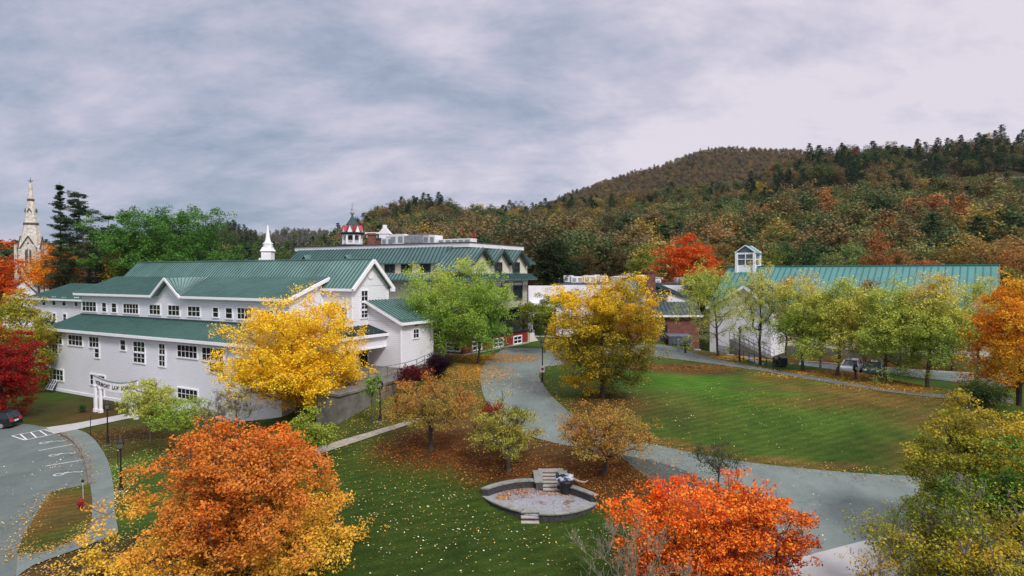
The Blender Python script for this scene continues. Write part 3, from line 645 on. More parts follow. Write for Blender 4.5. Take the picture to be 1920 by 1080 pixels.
for px, w, h, lb in [(734,2.2,1.1,'leftmost white rooftop unit beside the brick chimney'),(752,2.6,1.5,'tall white rooftop unit with grey louvres second from the brick chimney'),(788,4.4,1.3,'long grey louvred rooftop unit in the middle of the cream roof'),(812,2.0,1.2,'short white rooftop unit right of the long grey one')]:
    a, z = F_.onD(px, 462, 70); unit(a, 70, 18.45, w, 1.8, h, lb, G_, m_=M_METAL if 'grey louvred' in lb else None)
for k, px in enumerate((833, 846, 858, 870, 882)):
    a, z = F_.onD(px, 462, 70); unit(a, 70, 18.45, 1.15, 1.4, .62, ['first','second','third','fourth','last'][k] + ' low white roof box above the front gables, counting from the grey unit', G_, fan=False)

# --- belvedere tower with red dormers, behind
c = at(661, 466, 108); bt = empty('belvedere_tower', (c.x, c.y, c.z + .5), 0, 'ornate belvedere tower with white arches, red dormers and a dark pointed roof', 'tower')
def RMB(root): return MB(root.location)
r8 = R(22.5); zb = c.z + .5
m = RMB(bt); m.lathe((c.x, c.y, 0), [(1.9, -18), (1.9, zb)], 8, r8); bt.scale = (1, 1, .55); m.build('tower_base', M_ROOFD, bt)
m = RMB(bt); m.lathe((c.x, c.y, zb), [(1.55, .3), (1.55, .75), (1.62, .8), (1.62, .9)], 8, r8)
for k in range(8):
    t0 = 2*math.pi*k/8 + r8; x, y = c.x + 1.5*math.cos(t0), c.y + 1.5*math.sin(t0); m.box(x-.14, x+.14, y-.14, y+.14, zb+.3, zb+3.3)
    t1 = t0 + 2*math.pi/8; x1, y1 = c.x + 1.5*math.cos(t1), c.y + 1.5*math.sin(t1)
    for j in range(7):          # arch heads
        s = (j + .5)/7; hgt = .75 - .6*math.sin(math.pi*s); px_, py_ = x + (x1-x)*s, y + (y1-y)*s
        m.box(px_-.09, px_+.09, py_-.09, py_+.09, zb+3.3-hgt, zb+3.3)
    for j in range(1, 5):
        s = j/5; px_, py_ = x + (x1-x)*s, y + (y1-y)*s; m.box(px_-.04, px_+.04, py_-.04, py_+.04, zb+.9, zb+1.5)
    m.beam((x, y, zb+1.5), (x1, y1, zb+1.5), .12, .1)
m.build('arcade', M_TRIM, bt)
m = RMB(bt); m.lathe((c.x, c.y, zb), [(1.95, 0), (1.95, .3)], 8, r8); m.lathe((c.x, c.y, zb), [(1.75, 3.3), (2.05, 3.75), (2.05, 4.0)], 8, r8); m.lathe((c.x, c.y, zb), [(1.0, 3.9), (1.55, 4.4), (1.0, 6.6), (.42, 8.1), (.1, 9.3)], 8, r8)
m.lathe((c.x, c.y, zb), [(.7, 1), (.7, 3.4)], 8, r8); m.build('dark_roof', M_ROOFD, bt)
for k in range(8):
    t0 = 2*math.pi*k/8; ux = Vector((math.cos(t0), math.sin(t0), 0)); vx = Vector((-math.sin(t0), math.cos(t0), 0)); o_ = Vector((c.x, c.y, zb+4.0)) + ux*1.65
    m = RMB(bt); m.prism([o_ - vx*.42, o_ + vx*.42, o_ + vx*.04 + Vector((0,0,2.0)), o_ - vx*.04 + Vector((0,0,2.0))], -ux*.12); d = m.build('dormer', M_TRIM, bt)
    m = RMB(bt)
    for s_ in (-1, 1): m.prism([o_ + vx*s_*.46 + ux*.05, o_ + Vector((0,0,2.1)) + ux*.05, o_ + Vector((0,0,2.1)) - ux*1.0, o_ + vx*s_*.46 + Vector((0,0,1.9)) - ux*1.1 ], vx*s_*.06)
    m.build('red_roof', mat('red_slate', (.40, .035, .045), .6, var=.3, vscale=3), d)
m = RMB(bt); m.lathe((c.x, c.y, zb), [(.10, 9.2), (.28, 9.6), (.36, 10.1), (.16, 10.7), (.22, 11.0), (.10, 11.6), (.04, 13.2)], 10); m.build('finial', M_METAL, bt)
# --- brick block with chimney and little cupolas behind the cream building
c = at(711, 468, 104); bb = empty('brick_building', (c.x, c.y, 3), 0, 'dark brick building with a chimney stack rising behind the cream roof', 'building')
w_ = 3.3; zt = at(711, 448, 104).z
m = RMB(bb); m.box(c.x-1.6, c.x+w_*.5+.2, c.y-2, c.y+6, 3, zt-.2); m.build('brick_wall', M_BRICK, bb)
m = RMB(bb); x = at(698, 450, 102).x; m.box(x-.62, x+.62, 101.2, 102.4, 3, at(698, 440, 102).z+.2); m.box(x-.72, x+.72, 101.1, 102.5, at(698,440,102).z-.1, at(698,440,102).z+.1); m.build('chimney', M_BRICK, bb)
m = RMB(bb); m.box(c.x-1.7, c.x+w_*.5+.3, c.y-2.1, c.y+6.1, zt-.2, zt+.05); m.build('cornice', M_ROOFD, bb)
m = RMB(bb)
for px in (699, 722):
    q = at(px, 447, 105); m.box(q.x-.85, q.x+.85, 104.3, 106, q.z-.2, q.z+.7); 
    if px == 722: m.prism([(q.x-1.1, 104.2, q.z+.7), (q.x+1.1, 104.2, q.z+.7), (q.x, 104.2, q.z+1.9)], (0, 1.8, 0)); m.box(q.x-.3, q.x+.3, 104.6, 105.3, q.z+1.6, q.z+2.2)
    else: m.box(q.x-1.1, q.x+1.1, 104.1, 106.2, q.z+.7, q.z+.95)
m.build('roof_lantern', M_ROOFW, bb)
# --- white wooden steeple
c = at(502.5, 489, 118); ws = empty('white_steeple', (c.x, c.y, c.z), 0, 'slender white wooden steeple rising behind the green ridge', 'steeple')
zb = c.z
m = RMB(ws); ws.scale = (.78, .78, .64); m.box(c.x-1.15, c.x+1.15, c.y-1.15, c.y+1.15, -12, zb+2.6)
for s_ in (-1, 1):
    m.box(c.x+s_*1.0-.14, c.x+s_*1.0+.14, c.y-1.22, c.y-1.1, zb-3, zb+2.5); m.box(c.x+s_*.35-.28, c.x+s_*.35+.28, c.y-1.2, c.y-1.1, zb-.7, zb+1.9)
m.build('belfry', M_TRIM, ws)
m = RMB(ws); m.lathe((c.x, c.y, zb), [(1.75, 2.5), (2.0, 2.8), (1.7, 3.1), (1.5, 3.6), (1.3, 3.9)], 4, R(45)); m.lathe((c.x, c.y, zb), [(1.1, 3.8), (1.1, 4.8), (1.25, 4.95), (.95, 5.2)], 8, r8); m.build('cornice', M_TRIM, ws)
m = RMB(ws); m.lathe((c.x, c.y, zb), [(.82, 5.1), (.58, 6.0), (.1, 10.4)], 8, r8); m.build('spire', M_TRIM, ws)
m = RMB(ws); m.lathe((c.x, c.y, zb), [(.06, 10.2), (.13, 10.4), (.04, 10.6), (.02, 11.3)], 8); m.build('finial', M_METAL, ws)
m = RMB(ws); m.lathe((c.x-1.7, c.y-.3, zb-.6), [(.1, -.6), (.42, -.4), (.45, 1.0), (.2, 1.4)], 12); m.build('vent_pipe', M_ROOFW, ws)
# --- stone church spire, far left
Yc = 175; c = at(60, 520, Yc); k_ = Yc / F
cs = empty('stone_church_spire', (c.x, c.y, 0), 0, 'tall pale stone church spire with brown bands and steep gables', 'church spire')
def zp(py): return at(60, py, Yc).z
m = RMB(cs); m.lathe((c.x, c.y, 0), [(2.6, 0), (2.6, zp(462)), (2.3, zp(445)), (1.72, zp(422)), (.82, zp(378)), (.40, zp(355))], 8, r8)
m.lathe((c.x, c.y, 0), [(.48, zp(356)), (.52, zp(351)), (.42, zp(346)), (.1, zp(344))], 8, r8)
for s_ in (-1, 1):
    for q_ in (-1, 1): m.box(c.x+s_*2.35-.35, c.x+s_*2.35+.35, c.y+q_*2.35-.35, c.y+q_*2.35+.35, 0, zp(462)+.4)
m.build('spire_stone', M_SPIRE, cs)
m = RMB(cs)
for py, r_ in ((375, .84), (420, 1.78)): m.lathe((c.x, c.y, 0), [(r_+.04, zp(py+2)), (r_+.02, zp(py-2))], 8, r8)
m.build('dark_band', M_SPIRED, cs)
for k in range(4):
    t0 = k*math.pi/2 - math.pi/2 + R(20); ux = Vector((math.cos(t0), math.sin(t0), 0)); vx = Vector((-math.sin(t0), math.cos(t0), 0)); o_ = Vector((c.x, c.y, 0)) + ux*2.45; up_ = Vector((0, 0, 1))
    m = RMB(cs); m.prism([o_ - vx*1.75 + up_*zp(500), o_ + vx*1.75 + up_*zp(500), o_ + vx*1.75 + up_*zp(465), o_ + up_*zp(445), o_ - vx*1.75 + up_*zp(465)], -ux*1.4); gm = m.build('gable', M_SPIRE, cs)
    m = RMB(cs)
    for s_ in (-1, 1): m.beam(o_ + vx*s_*1.95 + up_*zp(467) + ux*.06, o_ + up_*zp(443.5) + ux*.06, .25, .3)
    m.tube(o_ + up_*zp(457) + ux*.05, o_ + up_*zp(457) + ux*.1, .3, n=4); m.build('coping', M_SPIRED, gm)
    m = RMB(cs); m.prism([o_ - vx*.75 + up_*zp(500) + ux*.02] + [o_ + vx*(-.75*math.cos(a_)) + up_*(zp(474) + 1.0*math.sin(a_)) + ux*.02 for a_ in np.linspace(0, math.pi, 9)] + [o_ + vx*.75 + up_*zp(500) + ux*.02], ux*.06); m.build('belfry_opening', M_SPIRED, gm)
    o2 = Vector((c.x, c.y, 0)) + ux*1.28; m = RMB(cs)
    for s_ in (-1, 1): m.beam(o2 + vx*s_*.5 + up_*zp(398), o2 + up_*zp(391.5), .2, .2)
    m.build('lucarne', M_SPIRED, cs)
m = RMB(cs); m.tube((c.x, c.y, zp(345)), (c.x, c.y, zp(334)), .06, n=6); m.beam((c.x-.75, c.y, zp(339)), (c.x+.75, c.y, zp(339)), .1, .1); m.beam((c.x, c.y-.75, zp(340)), (c.x, c.y+.75, zp(340)), .1, .1); m.build('cross', M_BLACK, cs)
# --- houses glimpsed at the left
def house(px, Y, w, d, eh, rh, yaw, wallm, roofm, label, z0=None, chim=True, nwin=3):
    x = (px-960)/F*Y; z = tz(x, Y) if z0 is None else z0; fr = Frame(yaw); p = Vector((x, Y, 0)); a, D = p.dot(fr.e1), p.dot(fr.e2)
    h = fr.root('house', a, D, z, label, 'house')
    m = fr.mb(); m.box(a-w/2, a+w/2, D-d/2, D+d/2, z-1, z+eh); m.prism([(a-w/2, D-d/2, z+eh), (a-w/2, D+d/2, z+eh), (a-w/2, D, z+eh+rh)], (w, 0, 0)); m.build('wall', wallm, h)
    m = fr.mb(); o_ = .35
    for s_ in (-1, 1): m.seams((a-w/2-o_, D+s_*(d/2+o_), z+eh-o_*rh/(d/2)), (a+w/2+o_, D+s_*(d/2+o_), z+eh-o_*rh/(d/2)), (a+w/2+o_, D, z+eh+rh+.12), (a-w/2-o_, D, z+eh+rh+.12), .6)
    ro = m.build('roof', roofm, h)
    if chim: m = fr.mb(); m.box(a+w*.2, a+w*.2+.7, D-.35, D+.35, z+eh, z+eh+rh+1.1); m.build('chimney', M_BRICK, ro)
    for k in range(nwin):
        u = a - w/2 + w*(k+.5)/nwin
        for zz in ([z+1.2, z+3.9] if eh > 4.8 else [z+1.2]): window(fr, h, 'D', D-d/2, u-.45, u+.45, zz, zz+1.4, 2, 2)
    return h
house(40, 150, 9, 7, 9.0, 4.0, R(-50), M_SIDE, M_ROOFD, 'grey roofed white house below the stone church spire')
house(178, 158, 10, 8, 10.5, 4.2, R(20), M_SIDE, M_ROOFD, 'pale gabled house half hidden under the tall pine')
house(560, 165, 14, 9, 7, 3.0, R(-25), M_SIDE, M_ROOFD, 'low white house behind the left end of the cream building')
# --- flat-roofed white block with rows of rooftop plant, beyond the yellow tree
fb = FX.root('flat_roofed_building', 21, 130, 4.8, 'flat roofed white building with a clutter of white rooftop plant', 'building')
m = FX.mb(); m.box(9, 33, 112, 150, 3, 12.6); m.build('wall', M_ROOFW, fb)
m = FX.mb(); m.box(8.9, 33.1, 111.9, 150.1, 12.6, 12.75); m.build('roof_edge', M_ROOFD, fb)
for u in range(6): window(FX, fb, 'D', 112, 10 + u*3.9, 11.6 + u*3.9, 8.6, 10.6, 2, 2)
rng = random.Random(5)
pos = ['nearest','second','third','rearmost']
for j in range(4):
    for i in range(6):
        a = 11.5 + i*3.6 + rng.uniform(-1.1, 1.1); D = 116 + j*6.5 + rng.uniform(-1, 1)
        unit(a, D, 12.75, rng.uniform(1.0, 2.4), rng.uniform(1.2, 2.4), rng.uniform(.5, 1.5), 'white rooftop unit, %s from the west in the %s row beyond the yellow tree' % (['first','second','third','fourth','fifth','sixth'][i], pos[j]), 'rooftop plant on the flat roofed building', fr=FX, fan=rng.random() < .5)
lb = FX.root('low_white_annexe', 6, 104, 4.8, 'low white flat roofed annexe between the cream building and the yellow tree', 'annexe')
m = FX.mb(); m.box(3.0, 9.5, 98, 108, 4, 9.9); m.box(2.8, 11.5, 108, 111, 4, 12.4); m.build('wall', M_ROOFW, lb)
m = FX.mb(); m.prism([(4.5, 97.9, 10.1), (10.6, 97.9, 10.1), (9.4, 97.9, 11.6)], (0, 8, 0)); m.build('roof', M_ROOFD, lb)
m = FX.mb(); m.box(3.5, 6.8, 97.94, 98.02, 5, 8.4); m.build('doorway', M_DARK, lb)
# --- brick building with dark roof and chimney
kb_ = FX.root('brick_hall', 24, 94, 4.6, 'red brick hall with low dark green roof, brick chimney and white clapboard gable', 'building')
Y0 = 91.0
def X_(px, Y=Y0): return (px-960)/F*Y
def Z_(py, Y=Y0): return at(960, py, Y).z
m = FX.mb(); m.box(X_(1150), X_(1312), Y0, Y0+12, 3, Z_(592)); m.build('brick_wall', M_BRICK, kb_)
m = FX.mb(); m.seams((X_(1150), Y0-.5, Z_(591)), (X_(1316), Y0-.5, Z_(591)), (X_(1300, 95), 95, Z_(566, 95)), (X_(1150, 95), 95, Z_(566, 95)), .6); m.build('lower_roof', M_ROOFD, kb_)
m = FX.mb(); m.box(X_(1150), X_(1317), Y0-.6, Y0-.5, Z_(594), Z_(590.5)); m.build('white_fascia', M_TRIM, kb_)
m = FX.mb(); m.prism([(X_(1165,97), 97, Z_(570,97)), (X_(1308,97), 97, Z_(566,97)), (X_(1250,97), 97, Z_(541,97)), (X_(1190,97), 97, Z_(517,97)), (X_(1165,97), 97, Z_(519,97))], (0, 10, 0)); m.build('clapboard_gable', M_SIDE, kb_)
m = FX.mb(); m.prism([(X_(1165,97), 96.6, Z_(521,97)), (X_(1190,97), 96.6, Z_(513,97)), (X_(1309,97), 96.6, Z_(563,97)), (X_(1309,97), 96.6, Z_(566,97)), (X_(1245,97), 96.6, Z_(544,97)), (X_(1190,97), 96.6, Z_(520,97))], (0, 10.5, 0))
m.prism([(X_(1222,97), 96.9, Z_(568,97)), (X_(1249,97), 96.9, Z_(568,97)), (X_(1256,97), 96.9, Z_(543,97)), (X_(1190,97), 96.9, Z_(516,97))], (0, .3, 0)); m.build('dark_roof', M_ROOFD, kb_)
m = FX.mb(); m.seams((X_(1150,96), 95.2, Z_(548,96)), (X_(1222,96), 95.2, Z_(553,96)), (X_(1186,97), 97, Z_(515,97)), (X_(1164,97), 97, Z_(522,97)), .55); m.build('side_roof', M_ROOFB, kb_)
m = FX.mb(); m.box(X_(1222), X_(1236.5), 93.5, 94.7, 4, Z_(509)); m.box(X_(1221), X_(1237.5), 93.4, 94.8, Z_(511.5), Z_(508)); m.build('chimney', M_BRICK, kb_)
m = FX.mb(); m.box(X_(1240), X_(1251), Y0-.06, Y0+.02, 4, Z_(609)); m.build('door', M_DARK, kb_)
m = FX.mb(); m.prism([(X_(1238.8), Y0-.09, 4), (X_(1240), Y0-.09, 4), (X_(1240), Y0-.09, Z_(609)), (X_(1251), Y0-.09, Z_(609)), (X_(1251), Y0-.09, 4), (X_(1252), Y0-.09, 4), (X_(1252), Y0-.09, Z_(608)), (X_(1238.8), Y0-.09, Z_(608))], (0, .1, 0)); m.build('door_frame', M_ROOFD, kb_)
# --- long hall on the right with the teal roof
F_ = FA
hb = F_.root('long_hall', 12, 100, 2.9, 'long hall with a teal standing seam roof behind the row of green trees', 'building')
D0 = 99.4
aL, _ = F_.onD(1392, 600, D0); aR, _ = F_.onD(1872, 600, D0)
_, ze = F_.onD(1700, 592, D0 - .8); _, zr = F_.onD(1600, 499, D0 + 10)
aLr, _ = F_.onD(1425, 500, D0 + 10); aRr, _ = F_.onD(1870, 500, D0 + 10); aRr = aR = max(aR, aRr)
aL = F_.onD(1403, 461, 109.4)[0] - 2.6
m = F_.mb(); m.box(aL, aR - .5, D0, D0 + 20, 0, ze + .3); m.prism([(aL, D0, ze+.2), (aL, D0+20, ze+.2), (aL, D0+10, zr-.2)], (aR - .5 - aL, 0, 0)); m.build('wall', M_CREAM, hb)
m = F_.mb(); m.seams((aL-.6, D0-.8, ze), (aR, D0-.8, ze), (aR, D0+10, zr), (aL-.6, D0+10, zr), .85, .09, .10); m.seams((aL-.6, D0+20.8, ze), (aR, D0+20.8, ze), (aR, D0+10, zr), (aL-.6, D0+10, zr), .85)
m.beam((aL-.6, D0+10, zr+.08), (aR, D0+10, zr+.08), .35, .14); m.build('roof', M_ROOFT, hb)
m = F_.mb(); m.beam((aL-.6, D0-.84, ze-.12), (aR, D0-.84, ze-.12), .1, .28); m.beam((aR+.04, D0-.84, ze-.1), (aR+.04, D0+10, zr-.1), .1, .3); m.build('fascia', M_ROOFB, hb)
m = F_.mb(); m.box(aL, aR-.5, D0-.04, D0+.02, 0, 3.9); m.build('foundation', M_CONC, hb)
n = 14
for k in range(n):
    u = aL + 3 + (aR - aL - 6) * k / (n - 1); window(F_, hb, 'D', D0, u-.8, u+.8, 5.2, 7.2, 3, 2)
# projecting gabled range and glazed cupola
gb = F_.root('gabled_hall', 2, 96, 3.0, 'white gabled hall with a glazed cupola behind the bare topped green trees', 'building')
a0, _ = F_.onD(1331, 600, 92); a1, _ = F_.onD(1446, 600, 92); _, zg = F_.onD(1397, 538, 92); am = F_.onD(1397, 538, 92)[0]; ze2 = F_.onD(1446, 578, 92)[1]
m = F_.mb(); m.box(a0, a1, 92, 112, 0, ze2); m.prism([(a0, 92, ze2), (a1, 92, ze2), (am, 92, zg)], (0, 20, 0)); m.build('wall', M_SIDE, gb)
m = F_.mb(); m.seams((a1+.4, 91.5, ze2-.2), (a1+.4, 112, ze2-.2), (am, 112, zg+.15), (am, 91.5, zg+.15), .6); m.seams((a0-.4, 91.5, ze2-.2), (a0-.4, 112, ze2-.2), (am, 112, zg+.15), (am, 91.5, zg+.15), .6); m.build('roof', M_ROOFT, gb)
m = F_.mb(); m.beam((a1+.4, 91.45, ze2-.3), (am, 91.45, zg+.05), .1, .35); m.beam((a0-.4, 91.45, ze2-.3), (am, 91.45, zg+.05), .1, .35); m.build('bargeboard', M_TRIM, gb)
Dc = 109.4; ac, zt = F_.onD(1403, 461, Dc); _, zm = F_.onD(1403, 474, Dc); _, zb_ = F_.onD(1403, 499, Dc); hw = 1.45
cu = F_.mb()
for sx in (-1, 1):
    for sy in (-1, 1): cu.box(ac+sx*hw-.2, ac+sx*hw+.2, Dc+sy*hw-.2, Dc+sy*hw+.2, zb_-2, zm)
cu.box(ac-hw, ac+hw, Dc-hw, Dc+hw, zb_-2.2, zb_+.15); cu.box(ac-hw, ac+hw, Dc-hw, Dc+hw, zm-.3, zm)
for s_ in (-1, 1):
    cu.box(ac+s_*.0-.06, ac+.06, Dc+s_*hw-.05, Dc+s_*hw+.05, zb_, zm); cu.box(ac-hw, ac+hw, Dc+s_*hw-.05, Dc+s_*hw+.05, (zb_+zm)/2-.06, (zb_+zm)/2+.06); cu.box(ac+s_*hw-.05, ac+s_*hw+.05, Dc-hw, Dc+hw, (zb_+zm)/2-.06, (zb_+zm)/2+.06)
for s_ in (-1, 1):
    for t_ in (-1, 1): cu.beam((ac+t_*(hw+.25), Dc+s_*(hw+.12), zm), (ac, Dc+s_*(hw+.12), zt), .14, .2)
cup = cu.build('cupola', M_TRIM, gb)
cu = F_.mb(); cu.box(ac-hw+.1, ac+hw-.1, Dc-hw+.1, Dc+hw-.1, zb_, zm-.3)
cu.prism([(ac-hw, Dc-hw, zm), (ac+hw, Dc-hw, zm), (ac, Dc-hw, zt-.15)], (0, .1, 0)); cu.build('glazing', mat('pale_glass', (.10, .13, .14), .1, var=.4), cup)
cu = F_.mb()
for t_ in (-1, 1): cu.slab((ac+t_*(hw+.3), Dc-hw-.2, zm-.1), (ac+t_*(hw+.3), Dc+hw+.2, zm-.1), (ac, Dc+hw+.2, zt), (ac, Dc-hw-.2, zt), .1)
cu.build('cupola_roof', M_ROOFT, cup)
# ------------------------------------------------------------------ smaller things
def simple(name, loc, label, cat, group=None, rz=0): return empty(name, loc, rz, label, cat, group)
# lamp posts
def lamp(px, py, H, label, style='cap', notice=False):
    p = g(px, py); o = simple('street_lamp', p, label, 'street lamp', 'black lamp posts along the paths'); off = (0, 0, 0)
    m = MB(); m.lathe((0,0,0), [(.16, -.3), (.16, .12), (.10, .2), (.075, .9), (.055, 1.0), (.045, H-.75)], 10); m.build('pole', M_BLACK, o, smooth_=False)
    m = MB(); m.lathe((0,0,0), [(.26, -.3), (.26, .06)], 12); m.build('footing', M_CONC, o)
    if style == 'cap':
        m = MB(); m.lathe((0,0,H-.75), [(.05, 0), (.13, .06), (.15, .10)], 10); m.lathe((0,0,H-.75), [(.24, .48), (.23, .52), (.05, .74), (.02, .8)], 12)
        for k in range(4): t = math.pi/2*k + .4; m.beam((.13*math.cos(t), .13*math.sin(t), H-.66), (.2*math.cos(t), .2*math.sin(t), H-.25), .025, .025)
        hd = m.build('lantern', M_BLACK, o)
        m = MB(); m.lathe((0,0,H-.75), [(.12, .1), (.18, .47)], 10); m.build('glass', mat('lamp_glass', (.16, .16, .15), .2, var=.3), hd)
    else:
        m = MB(); m.lathe((0,0,H-.8), [(.05, 0), (.16, .08), (.24, .3), (.24, .48), (.16, .68), (.05, .76)], 14); hd = m.build('lantern', M_BLACK, o, smooth_=True)
        m = MB(); m.tube((0, -.23, H-.42), (0, -.27, H-.42), .15, n=16); m.build('lens', M_METAL, hd)
    if notice:
        m = MB(); m.box(-.20, .20, -.10, -.075, .95, 1.55); q = m.build('notice', M_TRIM, o); m = MB(); m.box(-.11, .11, -.105, -.1, 1.12, 1.36); m.build('red_mark', M_RED, q)
    return o
def hgt(px, pb, pt): p = g(px, pb); return at(px, pt, p.y).z - p.z
for px, pb, pt, lb, st, nt_ in [(202,835,752,'black lamp post in front of the arched white name sign','cap',False),(227,920,822,'black lamp post on the grass beside the curved footway','cap',False),
     (713,790,711,'black lamp post with round lantern before the concrete retaining wall','round',False),(1017,717,636,'black lamp post with a small white notice at the bend of the drive','cap',True),
     (1387,680,612,'black lamp post between the two thin green trees near the stair','cap',False),(1604,712,682,'short black lamp beside the parked cars','round',False),(1698,690,640,'dark lamp post behind the row of green trees near the back car park','cap',False)]:
    lamp(px, pb, hgt(px, pb, pt), lb, st, nt_)
# thin marker poles
for px, pb, pt, lb in [(170,818,780,'thin dark pole at the edge of the concrete walkway'),(221,872,846,'thin pole just behind the lamp beside the footway')]:
    p = g(px, pb); m = MB(); m.tube((0,0,-.2), (0,0,hgt(px,pb,pt)), .03, n=6); o = m.build('marker_pole', M_BLACK); o.location = p; tag(o, lb, 'pole')
# bollards
for px, lb, mt in [(1272,'pale grey bollard at the end of the upper path',M_METAL),(1285,'dark bollard beside the pale one at the end of the upper path',M_BLACK)]:
    p = g(px, 660 if mt is M_METAL else 662); h = hgt(px, 660, 636); m = MB(); m.lathe((0,0,0), [(.13,-.2),(.13,h-.1),(.16,h-.08),(.16,h),(.05,h+.05)], 10); o = m.build('bollard', mt, label=None); o.location = p; tag(o, lb, 'bollard', 'bollards at the path end')
# hydrant and its flag
p = g(152, 957); hy = simple('fire_hydrant', p, 'dark red fire hydrant on the leaf strewn turf island', 'fire hydrant')
red = mat('hydrant_red', (.22, .012, .014), .45, var=.2)
m = MB(); m.lathe((0,0,0), [(.20,-.1),(.20,.06),(.13,.08),(.13,.5),(.17,.52),(.17,.57),(.14,.6),(.10,.72),(.04,.76),(.04,.82)], 12); m.build('barrel', red, hy, smooth_=False)
for v in ((1,0),(-1,0),(0,-1)): m = MB(); r_ = .09 if v[1] else .06; m.tube((v[0]*.1, v[1]*.1, .43), (v[0]*.24, v[1]*.24, .43), r_, n=8); m.build('outlet', red, hy)
m = MB(); m.tube((.05,.15,0), (-.28,.6,1.55), .018, n=6); po = m.build('marker_rod', M_METAL, hy); m = MB(); m.lathe((-.28,.6,1.55), [(.02,-.05),(.08,0),(.08,.1),(.02,.15)], 8); m.build('marker_tip', M_BLACK, po)
# arched name sign on posts
p0 = g(179, 772); p1 = g(256, 786); L = (p1 - p0); L.z = 0; Ls = L.length; ang = math.atan2(L.y, L.x)
sg = simple('name_sign', p0, 'white arched name sign on posts over the walkway lettered VERMONT LAW SCHOOL', 'sign', rz=ang)
Hs = at(177, 722, p0.y).z - p0.z
def sag(x): u = (x / Ls - .5) * 2; return .42 * u * u - .42
hb_ = .95
m = MB(); nseg = 24
xs_ = np.linspace(-.25, Ls + .25, nseg + 1)
top = [(x, -.07, Hs + hb_ + sag(x) + .0) for x in xs_]; bot = [(x, -.07, Hs + sag(x)) for x in xs_]
for i in range(nseg): m.prism([bot[i], bot[i+1], top[i+1], top[i]], (0, .14, 0))
bd = m.build('board', M_TRIM, sg)
m = MB()
for i in range(nseg): m.beam((xs_[i], 0, top[i][2] + .05), (xs_[i+1], 0, top[i+1][2] + .05), .20, .10)
m.build('cap', mat('sign_cap', (.20,.25,.24), .5, var=.2), bd)
for x, nm in ((0.05, 1), (.95, 1), (Ls - .95, 1), (Ls - .05, 1)):
    m = MB(); m.box(x-.13, x+.13, -.13 + (.3 if x in () else 0), .13, -.6, Hs + sag(x) + .05); m.box(x-.18, x+.18, -.18, .18, -.6, .35); m.box(x-.16, x+.16, -.16, .16, Hs+sag(x)-.12, Hs+sag(x)); m.build('post', M_TRIM, sg)
cu = bpy.data.curves.new('lettering', 'FONT'); cu.body = 'VERMONT  LAW  SCHOOL'; cu.size = .46; cu.extrude = .012; cu.space_character = 1.28; cu.offset = 0.012
tmp = bpy.data.objects.new('tmp', cu); S.collection.objects.link(tmp); dg = bpy.context.evaluated_depsgraph_get(); me = bpy.data.meshes.new_from_object(tmp.evaluated_get(dg)); bpy.data.objects.remove(tmp)
me.name = 'lettering'; co = np.empty(len(me.vertices)*3); me.vertices.foreach_get('co', co); co = co.reshape(-1, 3); w_ = co[:, 0].max() - co[:, 0].min(); x = (co[:, 0] - co[:, 0].min()) / w_ * (Ls * .93) + Ls * .035
co2 = np.stack([x, -.085 - co[:, 2], Hs + .25 + co[:, 1]*1.25 + np.array([sag(q) for q in x])], -1); me.vertices.foreach_set('co', co2.ravel()); me.materials.clear(); me.materials.append(M_BLACK); me.update(); link('lettering', me, bd)

